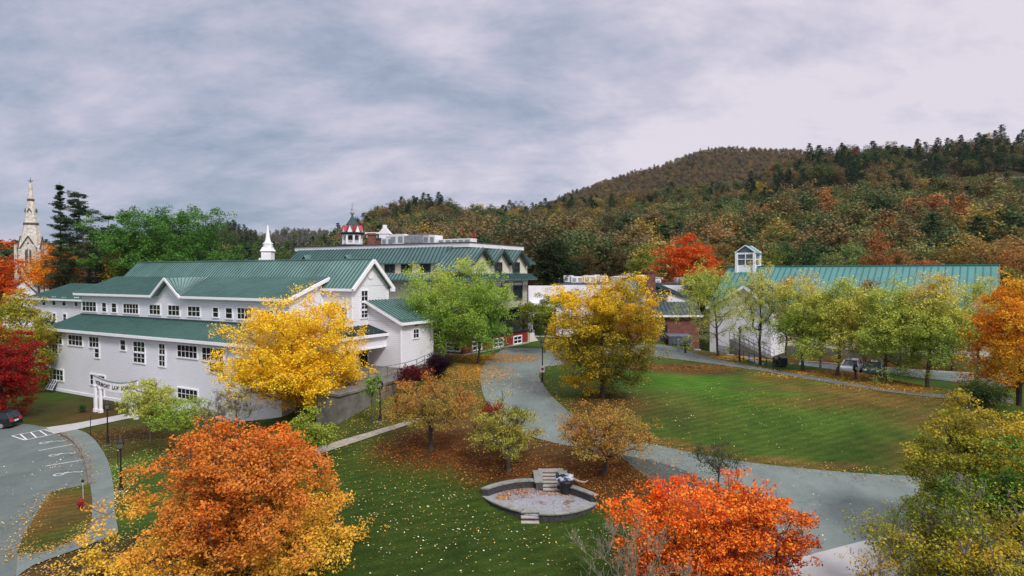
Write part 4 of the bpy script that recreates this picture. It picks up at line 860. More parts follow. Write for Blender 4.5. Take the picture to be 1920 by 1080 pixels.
# ---- cars
def car(kind, paint, label, pos, rz, L=4.6, Wd=1.85, H=1.6, group=None):
    o = simple('parked_car', pos, label, 'car', group, rz)
    pm = paint; suv = kind == 'suv'
    rear = [(0.00,.35),(0.0,.62),(.03,.98),(.10,1.02)] 
    prof = [(-.5,.28),(-.5,.60),(-.485,.80),(-.44,.95 if suv else .90),(.14,.98 if suv else .92),(.42,.88 if suv else .80),(.485,.72),(.5,.52),(.5,.26)]
    gh = [(-.47,.93),(-.40,1.50 if suv else 1.25),(-.30,H),(-.02,H),(.08,H*.97),(.23,.96)] if suv else [(-.40,.88),(-.27,H*.96),(-.18,H),(.02,H),(.10,H*.96),(.27,.90)]
    bm = bmesh.new(); vs = []; rings = []
    for s_, ws_ in ((-1, .92), (-1, 1.0), (1, 1.0), (1, .92)):
        rings.append([bm.verts.new((x*L, s_*Wd/2*(ws_ if ws_ < 1 else 1), z + (.0 if ws_ < 1 else -.02)) if ws_ == 1 else (x*L*.985, s_*Wd/2*.0 + s_*Wd/2*.90, z+.015 if z > .5 else z)) for x, z in prof])
    rings = [rings[1], rings[0], rings[3], rings[2]]
    for a, b in zip(rings[:-1], rings[1:]):
        for i in range(len(a)-1): bm.faces.new((a[i], a[i+1], b[i+1], b[i]))
        bm.faces.new((a[-1], a[0], b[0], b[-1]))
    bm.faces.new(rings[0]); bm.faces.new(rings[-1][::-1]); bmesh.ops.recalc_face_normals(bm, faces=bm.faces)
    me = bpy.data.meshes.new('body'); bm.to_mesh(me); bm.free(); me.materials.append(pm); body = link('body', me, o)
    bm = bmesh.new()
    lo, hi = Wd*.46, Wd*.36; rr = []
    for s_ in (-1, 1): rr.append([bm.verts.new((x*L, s_*(lo + (hi-lo)*(z-.9)/(H-.9)), z)) for x, z in gh])
    n = len(gh)
    for i in range(n-1): bm.faces.new((rr[0][i], rr[0][i+1], rr[1][i+1], rr[1][i]))
    bm.faces.new(rr[0]); bm.faces.new(rr[1][::-1]); bmesh.ops.recalc_face_normals(bm, faces=bm.faces)
    me = bpy.data.meshes.new('windows'); bm.to_mesh(me); bm.free(); me.materials.append(mat('car_glass', (.02,.025,.03), .08, var=.3)); link('windows', me, o)
    m = MB()
    top = [q for q in gh if q[1] > H*.93]; m.prism([(top[0][0]*L-.03, -hi-.02, H-.01), (top[-1][0]*L+.03, -hi-.02, H-.03), (top[-1][0]*L+.03, hi+.02, H-.03), (top[0][0]*L-.03, hi+.02, H-.01)], (0,0,.05))
    for s_ in (-1, 1):
        def P(i): x, z = gh[i]; return (x*L, s_*(lo + (hi-lo)*(z-.9)/(H-.9) + .012), z)
        for i, j in ((0,1),(1,2),(4,5)): m.beam(P(i), P(j), .09, .06)
        x = -.08*L; m.beam((x, s_*(lo+.012), .93), (x, s_*(hi+.012), H-.02), .08, .05)
    m.build('roof_and_pillars', pm, o)
    for sx in (-.32, .31):
        for s_ in (-1, 1):
            m = MB(); y = s_*(Wd/2-.10); m.tube((sx*L, y-.11, .33), (sx*L, y+.11, .33), .34, n=20); wh = m.build('wheel', mat('tyre', (.012,.012,.012), .9, var=.3), o)
            m = MB(); m.tube((sx*L, y+s_*.10, .33), (sx*L, y+s_*.125, .33), .2, n=10); m.build('rim', M_METAL, wh)
            m = MB(); m.tube((sx*L, s_*(Wd/2-.02), .36), (sx*L, s_*(Wd/2+.004), .36), .41, n=20); m.build('wheel_arch', M_BLACK, o)
    for s_ in (-1, 1):
        m = MB(); m.box(-L/2-.01, -L/2+.22, s_*(Wd/2-.26)-.14, s_*(Wd/2-.26)+.15, .74, .92); m.build('tail_light', mat('tail_light', (.55,.02,.03), .2, var=.2), o)
        m = MB(); m.box(L/2-.26, L/2-.02, s_*(Wd/2-.30)-.15, s_*(Wd/2-.30)+.14, .60, .74); m.build('headlight', mat('headlight', (.5,.5,.52), .15, var=.2), o)
        m = MB(); m.box(.17*L, .20*L, s_*(Wd/2+.01)-.1, s_*(Wd/2+.01)+.1, .93, 1.06); m.build('mirror', pm, o)
    m = MB(); m.box(-L/2-.02, -L/2+.03, -.26, .26, .62, .74); m.build('number_plate', M_TRIM, o)
    return o
PB = mat('black_car_paint', (.008,.008,.010), .18, var=.2, coat=1.0); PS = mat('silver_blue_paint', (.36,.40,.47), .25, metal=.4, var=.05, coat=.8); PG = mat('dark_grey_paint', (.05,.055,.065), .22, metal=.3, var=.1, coat=.9); PW = mat('white_car_paint', (.7,.7,.7), .3, var=.04, coat=.8)
p = g(14, 812); b = g(47, 801)
car('suv', PB, 'black sport utility car at the edge of the near car park', g(4, 803) + Vector((-1.3, .2, 0)), R(188), H=1.62)
car('sedan', PS, 'silver blue car in the back car park seen through the green trees', g(1597, 697), R(-128), H=1.45)
car('sedan', PG, 'dark grey saloon parked beside the silver blue car', g(1640, 701), R(-128), H=1.42)
car('suv', PW, 'white car parked by the brick hall behind the trees', g(1322, 640) + Vector((0,2,0)), R(20), H=1.65)

# skips and containers
def container(px, pb, w, d, h, label, m_, rz=0, lid=True):
    p = g(px, pb); o = simple('waste_container', p + Vector((0, d/2, 0)), label, 'container', None, rz)
    m = MB(); m.prism([(-w/2, -d/2, .15), (w/2, -d/2, .15), (w/2+.05, -d/2-.05, h), (-w/2-.05, -d/2-.05, h)], (0, d, 0))
    for k in range(int(w/.5)+1): x = -w/2 + w*k/(int(w/.5)); m.beam((x, -d/2-.03, .2), (x, -d/2-.06, h-.05), .07, .07)
    for x in (-w/2+.2, w/2-.2): m.box(x-.1, x+.1, -d/2, d/2, -.1, .15)
    m.build('body', m_, o)
    m = MB(); m.prism([(-w/2-.06, -d/2-.1, h), (-w/2-.06, d/2, h), (-w/2-.06, d/2, h+.22)], (w+.12, 0, 0)); m.build('lid', M_BLACK if lid else m_, o); return o
MG = mat('slate_grey_paint', (.075,.085,.105), .5, var=.3, vscale=2); MGr = mat('bottle_green_paint', (.018,.035,.028), .5, var=.3, vscale=2)
container(1275, 648, 3.0, 1.6, 1.25, 'long grey metal waste container against the brick hall', MG, lid=False)
container(1254, 647, .8, 1.0, .9, 'small black bin between the brick hall door and the grey container', M_BLACK)
container(1459, 688, .52, .6, .80, 'dark green bin, the nearer to the stair of two at the hall corner', MGr)
container(1470, 689, .58, .65, .98, 'taller green bin beside the smaller one at the hall corner', MGr)

# railing, edging stones and stair beside the gabled hall
def railing(name, pts, h, label, step=1.5, mat_=None):
    mat_ = mat_ or M_BLACK; P = [Vector(q) for q in pts]; o = simple(name, P[0], label, 'railing'); mr = MB(P[0])
    for a, b in zip(P[:-1], P[1:]):
        n = max(1, round((b-a).length/step))
        for k in range(n + (b is P[-1])): q = a.lerp(b, k/n); mp_ = MB(P[0]); mp_.tube(q - Vector((0,0,.2)), q + Vector((0,0,h)), .04, n=6); mp_.build('post', mat_, o)
        for z in (h, h*.55, h*.15): mr.tube(a + Vector((0,0,z)), b + Vector((0,0,z)), .028, n=6)
    mr.build('rail', mat_, o); return o
railing('path_railing', [g(*q) for q in [(1304,651),(1345,660),(1385,673),(1425,686),(1462,697)]], 1.05, 'black post and rail fence along the grass bank by the upper path')
for i, (px, py) in enumerate([(1307,657),(1338,659),(1369,667),(1403,672),(1408,675),(1413,678),(1418,680),(1423,683)]):
    p = g(px, py); m = MB(); m.box(-.42,.42,-.22,.22,-.15,.16); o = m.build('edging_stone', M_CONCL, bevel=.04); o.location = p; o.rotation_euler = (0,0,R(-40)); tag(o, 'pale edging stone beside the black post and rail fence', 'stone', 'pale edging stones below the fence')
# stair running down along the wall of the gabled hall
s0 = FA.w(FA.onD(1372, 634, 90.0)[0], 90.0, 0); s1 = FA.w(FA.onD(1448, 672, 90.0)[0], 90.0, 0); n = 16
st = simple('outdoor_stair', Vector((s0.x, s0.y, tz(s0.x, s0.y))), 'dark outdoor stair running down beside the white gabled hall', 'stair'); z0_, z1_ = 5.4, 3.1; dr = (s1 - s0).normalized(); nr = Vector((-dr.y, dr.x, 0))
m = MB(st.location)
for k in range(n):
    a = s0.lerp(s1, k/n); b = s0.lerp(s1, (k+1)/n); z = z0_ + (z1_-z0_)*(k+.5)/n; c_ = [a - nr*1.0, b - nr*1.0, b + nr*.9, a + nr*.9]; m.prism([Vector((q.x, q.y, 1.5)) for q in c_], (0,0,z-1.5))
m.build('tread', M_CONC, st); m = MB(st.location)
for s_ in (-1, .9):
    for k in range(0, n+1, 2): a = s0.lerp(s1, k/n) + nr*s_; z = z0_ + (z1_-z0_)*k/n; m.tube(Vector((a.x,a.y,z-.2)), Vector((a.x,a.y,z+1.0)), .035, n=6)
    for h in (1.0, .5): m.tube(Vector((*(s0+nr*s_)[:2], z0_+h)), Vector((*(s1+nr*s_)[:2], z1_+h)), .03, n=6)
m.build('handrail', M_IRON, st)

# ---- the lens-shaped stone terrace
cxr, cyr, rx, ry, zf = RING
tr = simple('stone_terrace', (cxr, cyr, zf), 'lens shaped sunken stone terrace with bluestone caps and two flights of steps', 'terrace')
def arc(t, k=1.0):          # outline of the lens: back arc t 0..1, front arc 1..2; pointed at both ends
    s = (t if t <= 1 else 2 - t); x = -rx*1.08 + 2*rx*1.08*s; b = 1 - (2*s - 1)**2
    y = (ry*.98*b**.95 if t <= 1 else -ry*1.04*b**.85) - 1.1*(s - .5); return Vector((cxr + x*k, cyr + y*k, 0))
fl_ = MB(tr.location); pts = [arc(t, .96) for t in np.linspace(0, 2, 49)[:-1]]; fl_.prism([Vector((q.x, q.y, zf-.35)) for q in pts], (0, 0, .35))
def gravel(t, b, co, out):
    n = N(t, 'ShaderNodeTexNoise', i_Scale=.9, i_Detail=6.0, i_Roughness=.7); t.links.new(co, n.inputs[0]); n2 = N(t, 'ShaderNodeTexNoise', i_Scale=22.0, i_Detail=2.0); t.links.new(co, n2.inputs[0])
    c = mixc(t, 1.0, out, ramp(t, n2.outputs[0], [(.35, (.55,.55,.55)), (.65, (1.5,1.5,1.5))]), 'MULTIPLY'); c = mixc(t, ramp(t, n.outputs[0], [(.55, (0,0,0)), (.62, (.85,.85,.85))]), c, (.13, .075, .03)); t.links.new(c, b.inputs['Base Color'])
fl_.build('gravel_floor', mat('gravel', (.25,.26,.28), .9, var=.2, vscale=4, bump=.5, bscale=30, extra=gravel), tr)
BH, FH = .38, .10
def wall_run(t0, t1, n, ztop, zbot, th=.34):
    ts = np.linspace(t0, t1, n + 1); w = MB(tr.location); caps = []
    for a, b in zip(ts[:-1], ts[1:]):
        p, q = arc(a), arc(b); cen = Vector((cxr, cyr, 0)); pi, qi = p + (cen-p).normalized()*th, q + (cen-q).normalized()*th
        w.prism([Vector((v.x, v.y, zbot)) for v in (p, q, qi, pi)], (0, 0, ztop - zbot))
        caps.append((p + (p-cen).normalized()*.08, q + (q-cen).normalized()*.08, qi + (cen-qi).normalized()*.05, pi + (cen-pi).normalized()*.05))
    w.build('stacked_wall', M_STONED, tr)
    k = 0
    while k < len(caps):       # cap stones of uneven length
        m_ = 2 if (k % 3) else 3; grp = caps[k:k+m_]; c = MB(tr.location); lift = .07 + .015 * ((k * 7) % 3)
        poly = [grp[0][0]] + [x[1] for x in grp] + [grp[-1][2]] + [x[3] for x in grp[::-1]]
        cc = sum(poly, Vector()) / len(poly); c.prism([Vector((v.x, v.y, ztop)) + (cc - v) * .022 * Vector((1, 1, 0)).length * 0.7 * Vector((1,1,0)).normalized().length for v in poly] if False else [Vector((cc.x + (v.x-cc.x)*.975, cc.y + (v.y-cc.y)*.975, ztop)) for v in poly], (0, 0, lift)); c.build('cap_stone', M_STONE, tr); k += m_
wall_run(.01, .54, 12, zf+BH, zf-.3); wall_run(.70, .985, 8, zf+BH, zf-.3); wall_run(1.03, 1.515, 12, zf+FH, zf-.9); wall_run(1.66, 1.975, 9, zf+FH, zf-.9)
# steps at the back, rising up the bank
pb0, pb1 = arc(.54), arc(.70); xa, xb = pb0.x + .05, pb1.x - .05; ya = min(pb0.y, pb1.y) - .35
sp = MB(tr.location); ns = 6; rise = .115; run = .31
for k in range(ns): sp.box(xa, xb, ya + k*run, ya + ns*run + .1, zf-.3, zf + rise*(k+1) - .05)
sp.build('riser', M_STONED, tr)
for k in range(ns): t_ = MB(tr.location); e_ = .18 if k == ns-1 else 0; t_.box(xa-.02-e_*1.2, xb+.02+e_*1.8, ya + k*run - .04, ya + (k+1)*run - (.02 if k < ns-1 else -.25), zf + rise*(k+1) - .05, zf + rise*(k+1) + .01); t_.build('step_slab', M_TREAD, tr)
for s_, x in ((-1, xa), (1, xb)):
    w = MB(tr.location); w.prism([(x, ya, zf-.3), (x, ya+ns*run, zf-.3), (x, ya+ns*run, zf+rise*ns-.05), (x, ya+.4, zf+BH)], (s_*.42, 0, 0)); w.build('cheek_wall', M_STONED, tr)
    w = MB(tr.location); w.prism([(x, ya+.35, zf+BH+.0), (x+s_*.5, ya+.35, zf+BH), (x+s_*.55, ya+ns*run-.25, zf+rise*ns-.02), (x, ya+ns*run-.2, zf+rise*ns-.02)], (0, 0, .08)); w.build('cap_stone', M_STONE, tr)
# steps at the front, going down to the lawn
pf0, pf1 = arc(1.66), arc(1.515); xa, xb = min(pf0.x, pf1.x) + .03, max(pf0.x, pf1.x) - .03; yf = min(pf0.y, pf1.y) + .62
sp = MB(tr.location)
for k in range(3): sp.box(xa, xb, yf - .15 - .30*k - .1 + .0, yf + .55, zf-.9, zf + .10 - .17*k - .06)
sp.build('riser', M_STONED, tr)
for k in range(3): t_ = MB(tr.location); y1 = yf + .45 if k == 0 else yf - .25 - .30*(k-1); t_.box(xa-.02, xb+.02, yf - .27 - .30*k, y1, zf + .10 - .17*k - .06, zf + .10 - .17*k); t_.build('step_slab', M_TREAD if k else M_STONE, tr)
# dark carved stone with a mottled top, standing on the terrace floor against the back wall
q = at(1061, 940, cyr + 1.05); sc = simple('stone_sculpture', (q.x, cyr + 1.05, zf), 'dark stone sculpture with mottled black and white top and pale curved arm', 'sculpture')
rng = np.random.default_rng(4)
def lump(mb, c, r, seed, n=12, mm=9, flat=1):
    vs = []; rg = random.Random(seed)
    for j in range(mm):
        th = math.pi*(j+.5)/mm
        for i in range(n):
            ph = 2*math.pi*i/n; k = 1 + .16*math.sin(3*ph+seed) * math.sin(th) + rg.uniform(-.07,.07); vs.append((c[0]+r[0]*k*math.sin(th)*math.cos(ph), c[1]+r[1]*k*math.sin(th)*math.sin(ph), c[2]+r[2]*k*math.cos(th)))
    fs = [tuple(range(n))[::-1], tuple(range((mm-1)*n, mm*n))] + [(j*n+i, j*n+(i+1)%n, (j+1)*n+(i+1)%n, (j+1)*n+i) for j in range(mm-1) for i in range(n)]
    mb.add(vs, fs)
m = MB(); m.lathe((0, 0, 0), [(.26,-.1),(.30,.25),(.36,.5),(.44,.70),(.40,.78)], 9, .3); m.build('pedestal', mat('black_stone', (.016,.016,.018), .6, var=.5, vscale=5, bump=.5), sc)
def mottled(t, b, co, out):
    n = N(t, 'ShaderNodeTexNoise', i_Scale=2.6, i_Detail=2.0); t.links.new(co, n.inputs[0]); t.links.new(ramp(t, n.outputs[0], [(.46, (.014,.016,.02)), (.50, (.22,.27,.34)), (.60, (.50,.54,.60))]), b.inputs['Base Color'])
m = MB(); lump(m, (-.10, 0, .86), (.52, .32, .16), 2); lump(m, (.10, .14, .97), (.42, .18, .14), 5); lump(m, (-.48, .1, .95), (.11, .14, .22), 7); m.build('mottled_top', mat('mottled_stone', (.4,.4,.45), .5, var=.2, extra=mottled), sc, smooth_=True)
m = MB(); P = [(.34,-.05,.92,.07),(.56,-.10,.82,.075),(.78,-.14,.74,.07),(1.0,-.16,.70,.06),(1.16,-.14,.73,.05),(1.26,-.10,.80,.03)]
for a, b in zip(P[:-1], P[1:]): m.tube(a[:3], b[:3], a[3], b[3], 8)
m.build('curved_arm', mat('tan_stone', (.34,.25,.18), .6, var=.25, vscale=4), sc, smooth_=True)
# ------------------------------------------------------------------ trees
def grow(base, crown_c, cl, trunk_top, r0, rng, lean=0.25, mids=2):
    """branches from a trunk to every clump centre; returns node positions, parents, radii"""
    pos = []; par = []
    nT = 7; b = np.array(base, float); tt = np.array(trunk_top, float)
    for i in range(nT):
        s = i/(nT-1); p = b + (tt-b)*s; p[:2] += rng.normal(0, .012, 2)*np.linalg.norm(tt-b)*(0 < i) ; pos.append(p); par.append(i-1)
    d0 = np.linalg.norm(cl - (b + (tt-b)*.6), axis=1); order = np.argsort(d0); tips = []
    P = np.zeros((len(cl)*(mids+1)+nT, 3)); P[:nT] = pos; n = nT; span = np.linalg.norm(tt-b); first = 2
    for ci in order:
        c = cl[ci]; Q = P[first:n]; dv = c - Q; d = np.linalg.norm(dv, axis=1)
        cost = d + np.maximum(0, (Q[:, 2] + lean*d) - c[2])*1.3
        k = int(np.argmin(cost)) + first; q = P[k]; last = k
        L = np.linalg.norm(c-q)
        for j in range(1, mids+1):
            s = j/(mids+1); m = q + (c-q)*s; m[2] += .10*L*math.sin(math.pi*s)*(-1 if rng.random() < .3 else 1); m += rng.normal(0, .045*L, 3); P[n] = m; par.append(last); last = n; n += 1
        P[n] = c; par.append(last); tips.append(n); n += 1
    P = P[:n]; par = np.array(par); w = np.zeros(n); w[tips] = 1
    for i in range(n-1, 0, -1): w[par[i]] += w[i]
    w = np.maximum(w, .6); r = r0*(w/w[0])**.5; r[:nT] = np.maximum(r[:nT], r0*(1-.55*np.arange(nT)/(nT-1)))
    return P, par, r
def wood(P, par, r, rmin=.012, flare=1.5, k=5):
    idx = np.arange(1, len(P)); a = P[par[idx]]; b = P[idx]; ra = np.minimum(r[par[idx]], r[idx]*1.6); rb = np.maximum(r[idx], rmin); ra = np.maximum(ra, rmin)
    d = b-a; L = np.linalg.norm(d, axis=1, keepdims=True)+1e-9; d = d/L; up = np.where(np.abs(d[:, 2:3]) < .9, np.array([[0,0,1.]]), np.array([[1.,0,0]])); x = np.cross(d, up); x /= np.linalg.norm(x, axis=1, keepdims=True); y = np.cross(x, d)
    ra[0] *= flare; V = np.zeros((len(idx), 2*k, 3))
    for j in range(k):
        t = 2*math.pi*j/k; o = x*math.cos(t) + y*math.sin(t); V[:, j] = a - d*ra[:, None]*.3 + o*ra[:, None]; V[:, k+j] = b + o*rb[:, None]
    Q = np.array([[j, (j+1) % k, (j+1) % k + k, j + k] for j in range(k)]); Qa = (np.arange(len(idx))*2*k)[:, None, None] + Q[None]
    return V.reshape(-1, 3), Qa.reshape(-1, 4)
def leaves(centres, spread, n, size, rng, flat=.6, pal=None, palf=None, upbias=.5, aspect=.62, curl=None, jit=.16):
    idx = rng.integers(0, len(centres), n); c = centres[idx]; sp = spread[idx] if np.ndim(spread) == 2 else np.tile(np.array(spread), (n, 1))
    K_ = 7; sub_ = rng.normal(0, 1, (len(centres), K_, 3)); sub_ *= np.minimum(1, 1.6/np.linalg.norm(sub_, axis=2, keepdims=True))
    g_ = rng.normal(0, 1, (n, 3)); g_ *= np.minimum(1, 1.7/np.linalg.norm(g_, axis=1, keepdims=True)); p = c + (sub_[idx, rng.integers(0, K_, n)]*.86 + g_*.40)*sp
    nv = rng.normal(0, 1, (n, 3)); nv[:, 2] = np.abs(nv[:, 2]) + upbias; nv /= np.linalg.norm(nv, axis=1, keepdims=True)
    t = rng.normal(0, 1, (n, 3)); t[:, 2] -= .3; t -= nv*np.sum(t*nv, 1, keepdims=True); t /= np.linalg.norm(t, axis=1, keepdims=True)+1e-9; s = np.cross(nv, t)
    sz = size*rng.uniform(.65, 1.35, (n, 1)); V = np.stack([p - t*sz*.5, p + s*sz*aspect*.5 + t*sz*.05, p + t*sz*.5, p - s*sz*aspect*.5 + t*sz*.05], 1)
    col = palf(p, idx, rng); col = col*np.exp(rng.normal(0, jit, (n, 1))); col = np.clip(col, 0, .92); return V.reshape(-1, 3), np.arange(4*n).reshape(n, 4), np.repeat(col, 4, 0)
def palette(stops, scale=.5, zr=None, jit=.22, seed=0, zfun=None, zw=.0):
    S_ = np.array([s for s in stops], float)
    def f(p, idx, rng):
        v = .5 + .42*vnoise(p, scale, seed) + .16*vnoise(p, scale*3.1, seed+2) + rng.normal(0, jit*.5, len(p))
        if zr is not None: v = v*(1-zw) + zw*(1 - np.clip((p[:, 2]-zr[0])/(zr[1]-zr[0]), 0, 1)) 
        v = np.clip(v, 0, .999)*(len(S_)-1); k = v.astype(int); w = (v-k)[:, None]; return S_[k]*(1-w) + S_[np.minimum(k+1, len(S_)-1)]*w
    return f
def envelope(n, c, rx, ry, rz, rng, lobes=.22, shell=.45, form='round', seed=0, minsep=0):
    out = []; 
    while len(out) < n:
        d = rng.normal(0, 1, 3); d /= np.linalg.norm(d); u = rng.random()**shell
        az = math.atan2(d[1], d[0]); k = 1 + lobes*(math.sin(3*az+seed)*.5 + math.sin(5*az + 2.3*seed + 4*d[2])*.5 + math.sin(4*d[2]*2+seed)*.35)
        q = d*u*k
        if form == 'cone': s = (1 - (q[2]+1)/2)*1.15 + .12; q[0] *= s; q[1] *= s
        if form == 'egg': s = 1.12 - .38*(q[2]+.2); q[0] *= s; q[1] *= s
        if form == 'vase': s = .72 + .35*(q[2]+1)/1.3; q[0] *= s; q[1] *= s
        if form == 'bell': s = .86 - .36*q[2]; q[0] *= s; q[1] *= s
        if form == 'broad': h_ = math.hypot(q[0], q[1]) + 1e-6; s = min(1.0, (h_**3 + abs(q[2])**3)**(1/3)) / (math.sqrt(h_**2 + q[2]**2) + 1e-6); q = q / max(.75, (h_**3+abs(q[2])**3)**(1/3)/math.sqrt(h_**2+q[2]**2)) if h_ > 0 else q
        if form == 'dome' and q[2] < 0: q[2] *= .55
        if form == 'umbrella' and q[2] < -.2: q[2] = -.2 + (q[2]+.2)*.5
        out.append((c[0]+q[0]*rx, c[1]+q[1]*ry, c[2]+q[2]*rz))
    return np.array(out)
def tree(name, label, cat, px, Y, top, hw, bot, pal, nl, ls, ncl=110, form='round', spread=.5, flat=.55, r0=None, seed=1, lobes=.22, shell=.42, base=None, bark=None, zw=0, zrev=False, trunk_to=.55, pscale=.45, group=None,
         depth=None, upbias=.5, transl=None, jit=.22, kr=5, rmin=.014, twigs=0, aspect=.62, dx=0, dy=0, sprays=0, holes=0):
    rng = np.random.default_rng(seed); c0 = at(px, 540, Y); bx = c0.x + dx; zg = tz(bx, Y+dy); b = Vector((bx, Y+dy, zg-.15))
    zt = at(px, top, Y).z; zb = at(px, bot, Y).z; rx = hw/F*Y; rz = (zt-zb)/2; cz = (zt+zb)/2
    spx = spread if spread < 1.2 else spread
    cl = envelope(ncl, (c0.x, Y, cz), max(rx-spx*.45, rx*.6), max((depth or rx)-spx*.45, rx*.55), max(rz-spx*flat*.8, rz*.75), rng, lobes, shell, form, seed)
    if holes:
        q_ = vnoise((cl - np.array([c0.x, Y, cz]))/max(rx, 1e-3), 3.1, seed*.37); cl = cl[(q_ < holes) | (rng.random(len(cl)) < .12)]
    cl[:, 2] = np.maximum(cl[:, 2], zg+.35)
    H = zt-zg; r0 = r0 or max(.10, H*.017)
    tt = (c0.x, Y, zb + (zt-zb)*trunk_to); P, par, r = grow(b, None, cl, tt, r0, rng)
    o = empty(name, (bx, Y+dy, zg), 0, label, cat, group); off = np.array([bx, Y+dy, zg])
    V, Q = wood(P, par, r, rmin, k=kr)
    tw = []
    if twigs:
        k = rng.integers(7, len(P), twigs); a = P[k]; dd = rng.normal(0, .5, (twigs, 3)); dd[:, 2] = np.abs(dd[:, 2]) + .6; dd += (a - np.array([c0.x, Y, cz]))/max(rx, .1)*.4; L = rng.uniform(.25, .8, (twigs, 1))*spread*1.6; bb = a + dd/np.linalg.norm(dd, axis=1, keepdims=True)*L
        PP = np.concatenate([a, bb]); pr = np.concatenate([np.arange(twigs)*0, np.arange(twigs)]); V2, Q2 = wood(np.concatenate([[a[0]], PP])[0:0] if False else np.concatenate([a, bb]), np.concatenate([np.zeros(twigs, int), np.arange(twigs)]), np.full(2*twigs, rmin*.8), rmin*.8, 1, 3)
        keep = 6*(twigs-1); V2 = V2[keep:]; Q2 = Q2[3*(twigs-1):] - keep; Q = np.concatenate([Q, Q2 + len(V)]); V = np.concatenate([V, V2])
    link('trunk', fast_mesh('trunk', V-off, Q, bark or M_BARK), o)
    if nl:
        cc = np.concatenate([cl, P[len(P)-len(cl)*2:]]) if sprays else cl
        ss = np.tile(np.array([spread, spread, spread*flat]), (len(cc), 1))*rng.uniform(.7, 1.25, (len(cc), 1))
        V, Q, C = leaves(cc, ss, nl, ls, rng, palf=palette(pal, pscale, (zb, zt) if not zrev else (zt, zb), jit, seed, zw=zw), upbias=upbias, aspect=aspect)
        V[:, 2] = np.maximum(V[:, 2], zg+.05)
        link('crown', fast_mesh('crown', V-off, Q, M_LEAF, C), o)
    return o
def C_(*h):     # display colours, given as 0..255, to linear
    out = []
    for q in h:
        a = np.array(q)/255.0; out.append(tuple(np.where(a <= .04045, a/12.92, ((a+.055)/1.055)**2.4)))
    return out
P_YEL = C_((232,172,35),(250,202,45),(255,212,60),(245,194,45),(212,172,50)); P_YEL2 = C_((242,202,42),(250,206,48),(230,190,44),(192,165,46),(130,120,42),(80,84,34),(70,75,32))
P_ORA = C_((218,104,36),(230,128,42),(210,118,46),(200,128,55),(205,140,55),(228,175,62),(238,196,70),(175,148,60),(128,116,55)); P_RED = C_((228,84,26),(242,112,34),(220,74,26),(244,160,60),(240,128,42),(188,55,26),(150,70,36))
P_CRIM = C_((158,34,30),(180,44,34),(130,26,28),(170,54,32)); P_LIME = C_((105,145,60),(130,168,68),(155,182,76),(182,194,80),(210,204,86)); P_MIX = C_((112,142,66),(138,164,72),(166,182,80),(196,196,90),(214,200,100),(196,172,92))
P_CRAB = C_((195,122,52),(182,128,60),(168,134,64),(160,145,68),(118,112,55)); P_CRAB2 = C_((190,140,60),(185,170,75),(160,160,70),(120,125,55),(195,180,80))
P_OLV = C_((205,165,45),(180,155,50),(150,150,50),(105,125,45),(75,105,40)); P_DG = C_((38,62,38),(50,80,40),(62,92,45),(40,55,32)); P_GR = C_((58,100,42),(76,120,50),(96,140,60),(46,80,36)); P_GOLD = C_((225,135,20),(240,165,30),(205,120,25),(215,150,40))
P_BURG = C_((55,15,25),(75,20,30),(40,12,22)); P_PALE = C_((190,195,95),(170,185,85),(205,200,110),(150,170,75)); P_RUST = C_((148,114,62),(164,128,68),(126,98,56),(172,136,74)); P_RO = C_((212,92,36),(226,112,40),(190,74,30),(230,130,48))
Mp = 'maple_tree'
# foreground
tree(Mp, 'big orange and gold maple in the foreground, left of the lawn', 'maple tree', 434, 29.5, 782, 272, 1140, P_ORA, 95000, .135, 330, 'bell', .58, .6, seed=11, holes=.42, lobes=.26, shell=.38, zw=.60, pscale=.55, r0=.2, jit=.3, depth=5.4, twigs=900)
tree(Mp, 'vivid red orange maple in the foreground, right of the stone terrace', 'maple tree', 1332, 26.5, 862, 176, 1150, P_RED, 56000, .12, 230, 'round', .48, .6, seed=23, holes=.42, lobes=.18, shell=.33, pscale=.6, r0=.16, jit=.35, depth=3.4, twigs=700)
tree('bare_shrub', 'leafless grey twiggy shrub before the red orange maple', 'shrub', 1195, 24.0, 950, 150, 1190, P_RUST, 260, .10, 150, 'vase', .5, .8, seed=5, bark=mat('olive_bark', (.26,.24,.17), .9, var=.2), r0=.06, trunk_to=.3, rmin=.007, twigs=1500, kr=4)
tree('mixed_leaf_tree', 'tall olive and gold tree with green inner leaves at the lawn corner', 'tree', 1856, 29, 745, 132, 1130, P_OLV, 70000, .12, 230, 'round', .5, .65, seed=31, holes=.4, shell=.38, pscale=.5, r0=.2, zw=.35, jit=.3, twigs=800)
tree('mixed_leaf_tree', 'lower olive tree with bare grey twigs in the bottom corner beside the pavement', 'tree', 1800, 23.5, 898, 140, 1190, P_OLV, 38000, .10, 210, 'vase', .45, .7, seed=37, shell=.4, pscale=.6, r0=.12, jit=.3, twigs=2400, bark=M_BARKG)
tree('young_shrub', 'small gold leaved shrub with upright stems on the pavement edge', 'shrub', 1645, 22.5, 1030, 52, 1140, C_((195,160,55),(170,140,50),(150,130,50)), 1500, .09, 40, 'vase', .28, .9, seed=38, r0=.04, twigs=260, rmin=.008, bark=M_BARKG)
tree('mixed_leaf_tree', 'bushy green tree spreading at the frame edge below the orange maple', 'tree', 1925, 25, 830, 95, 1150, C_((110,140,45),(80,120,40),(60,95,35),(150,150,50)), 14000, .14, 90, 'round', .5, .7, seed=39, shell=.4, r0=.14)
tree('leafy_shrub', 'small dark leaved shrub standing at the edge of the wide drive', 'shrub', 1350, 34.5, 822, 46, 892, C_((60,75,45),(75,85,50),(50,62,40)), 2200, .085, 46, 'vase', .26, .9, seed=41, r0=.05, twigs=380, rmin=.009)
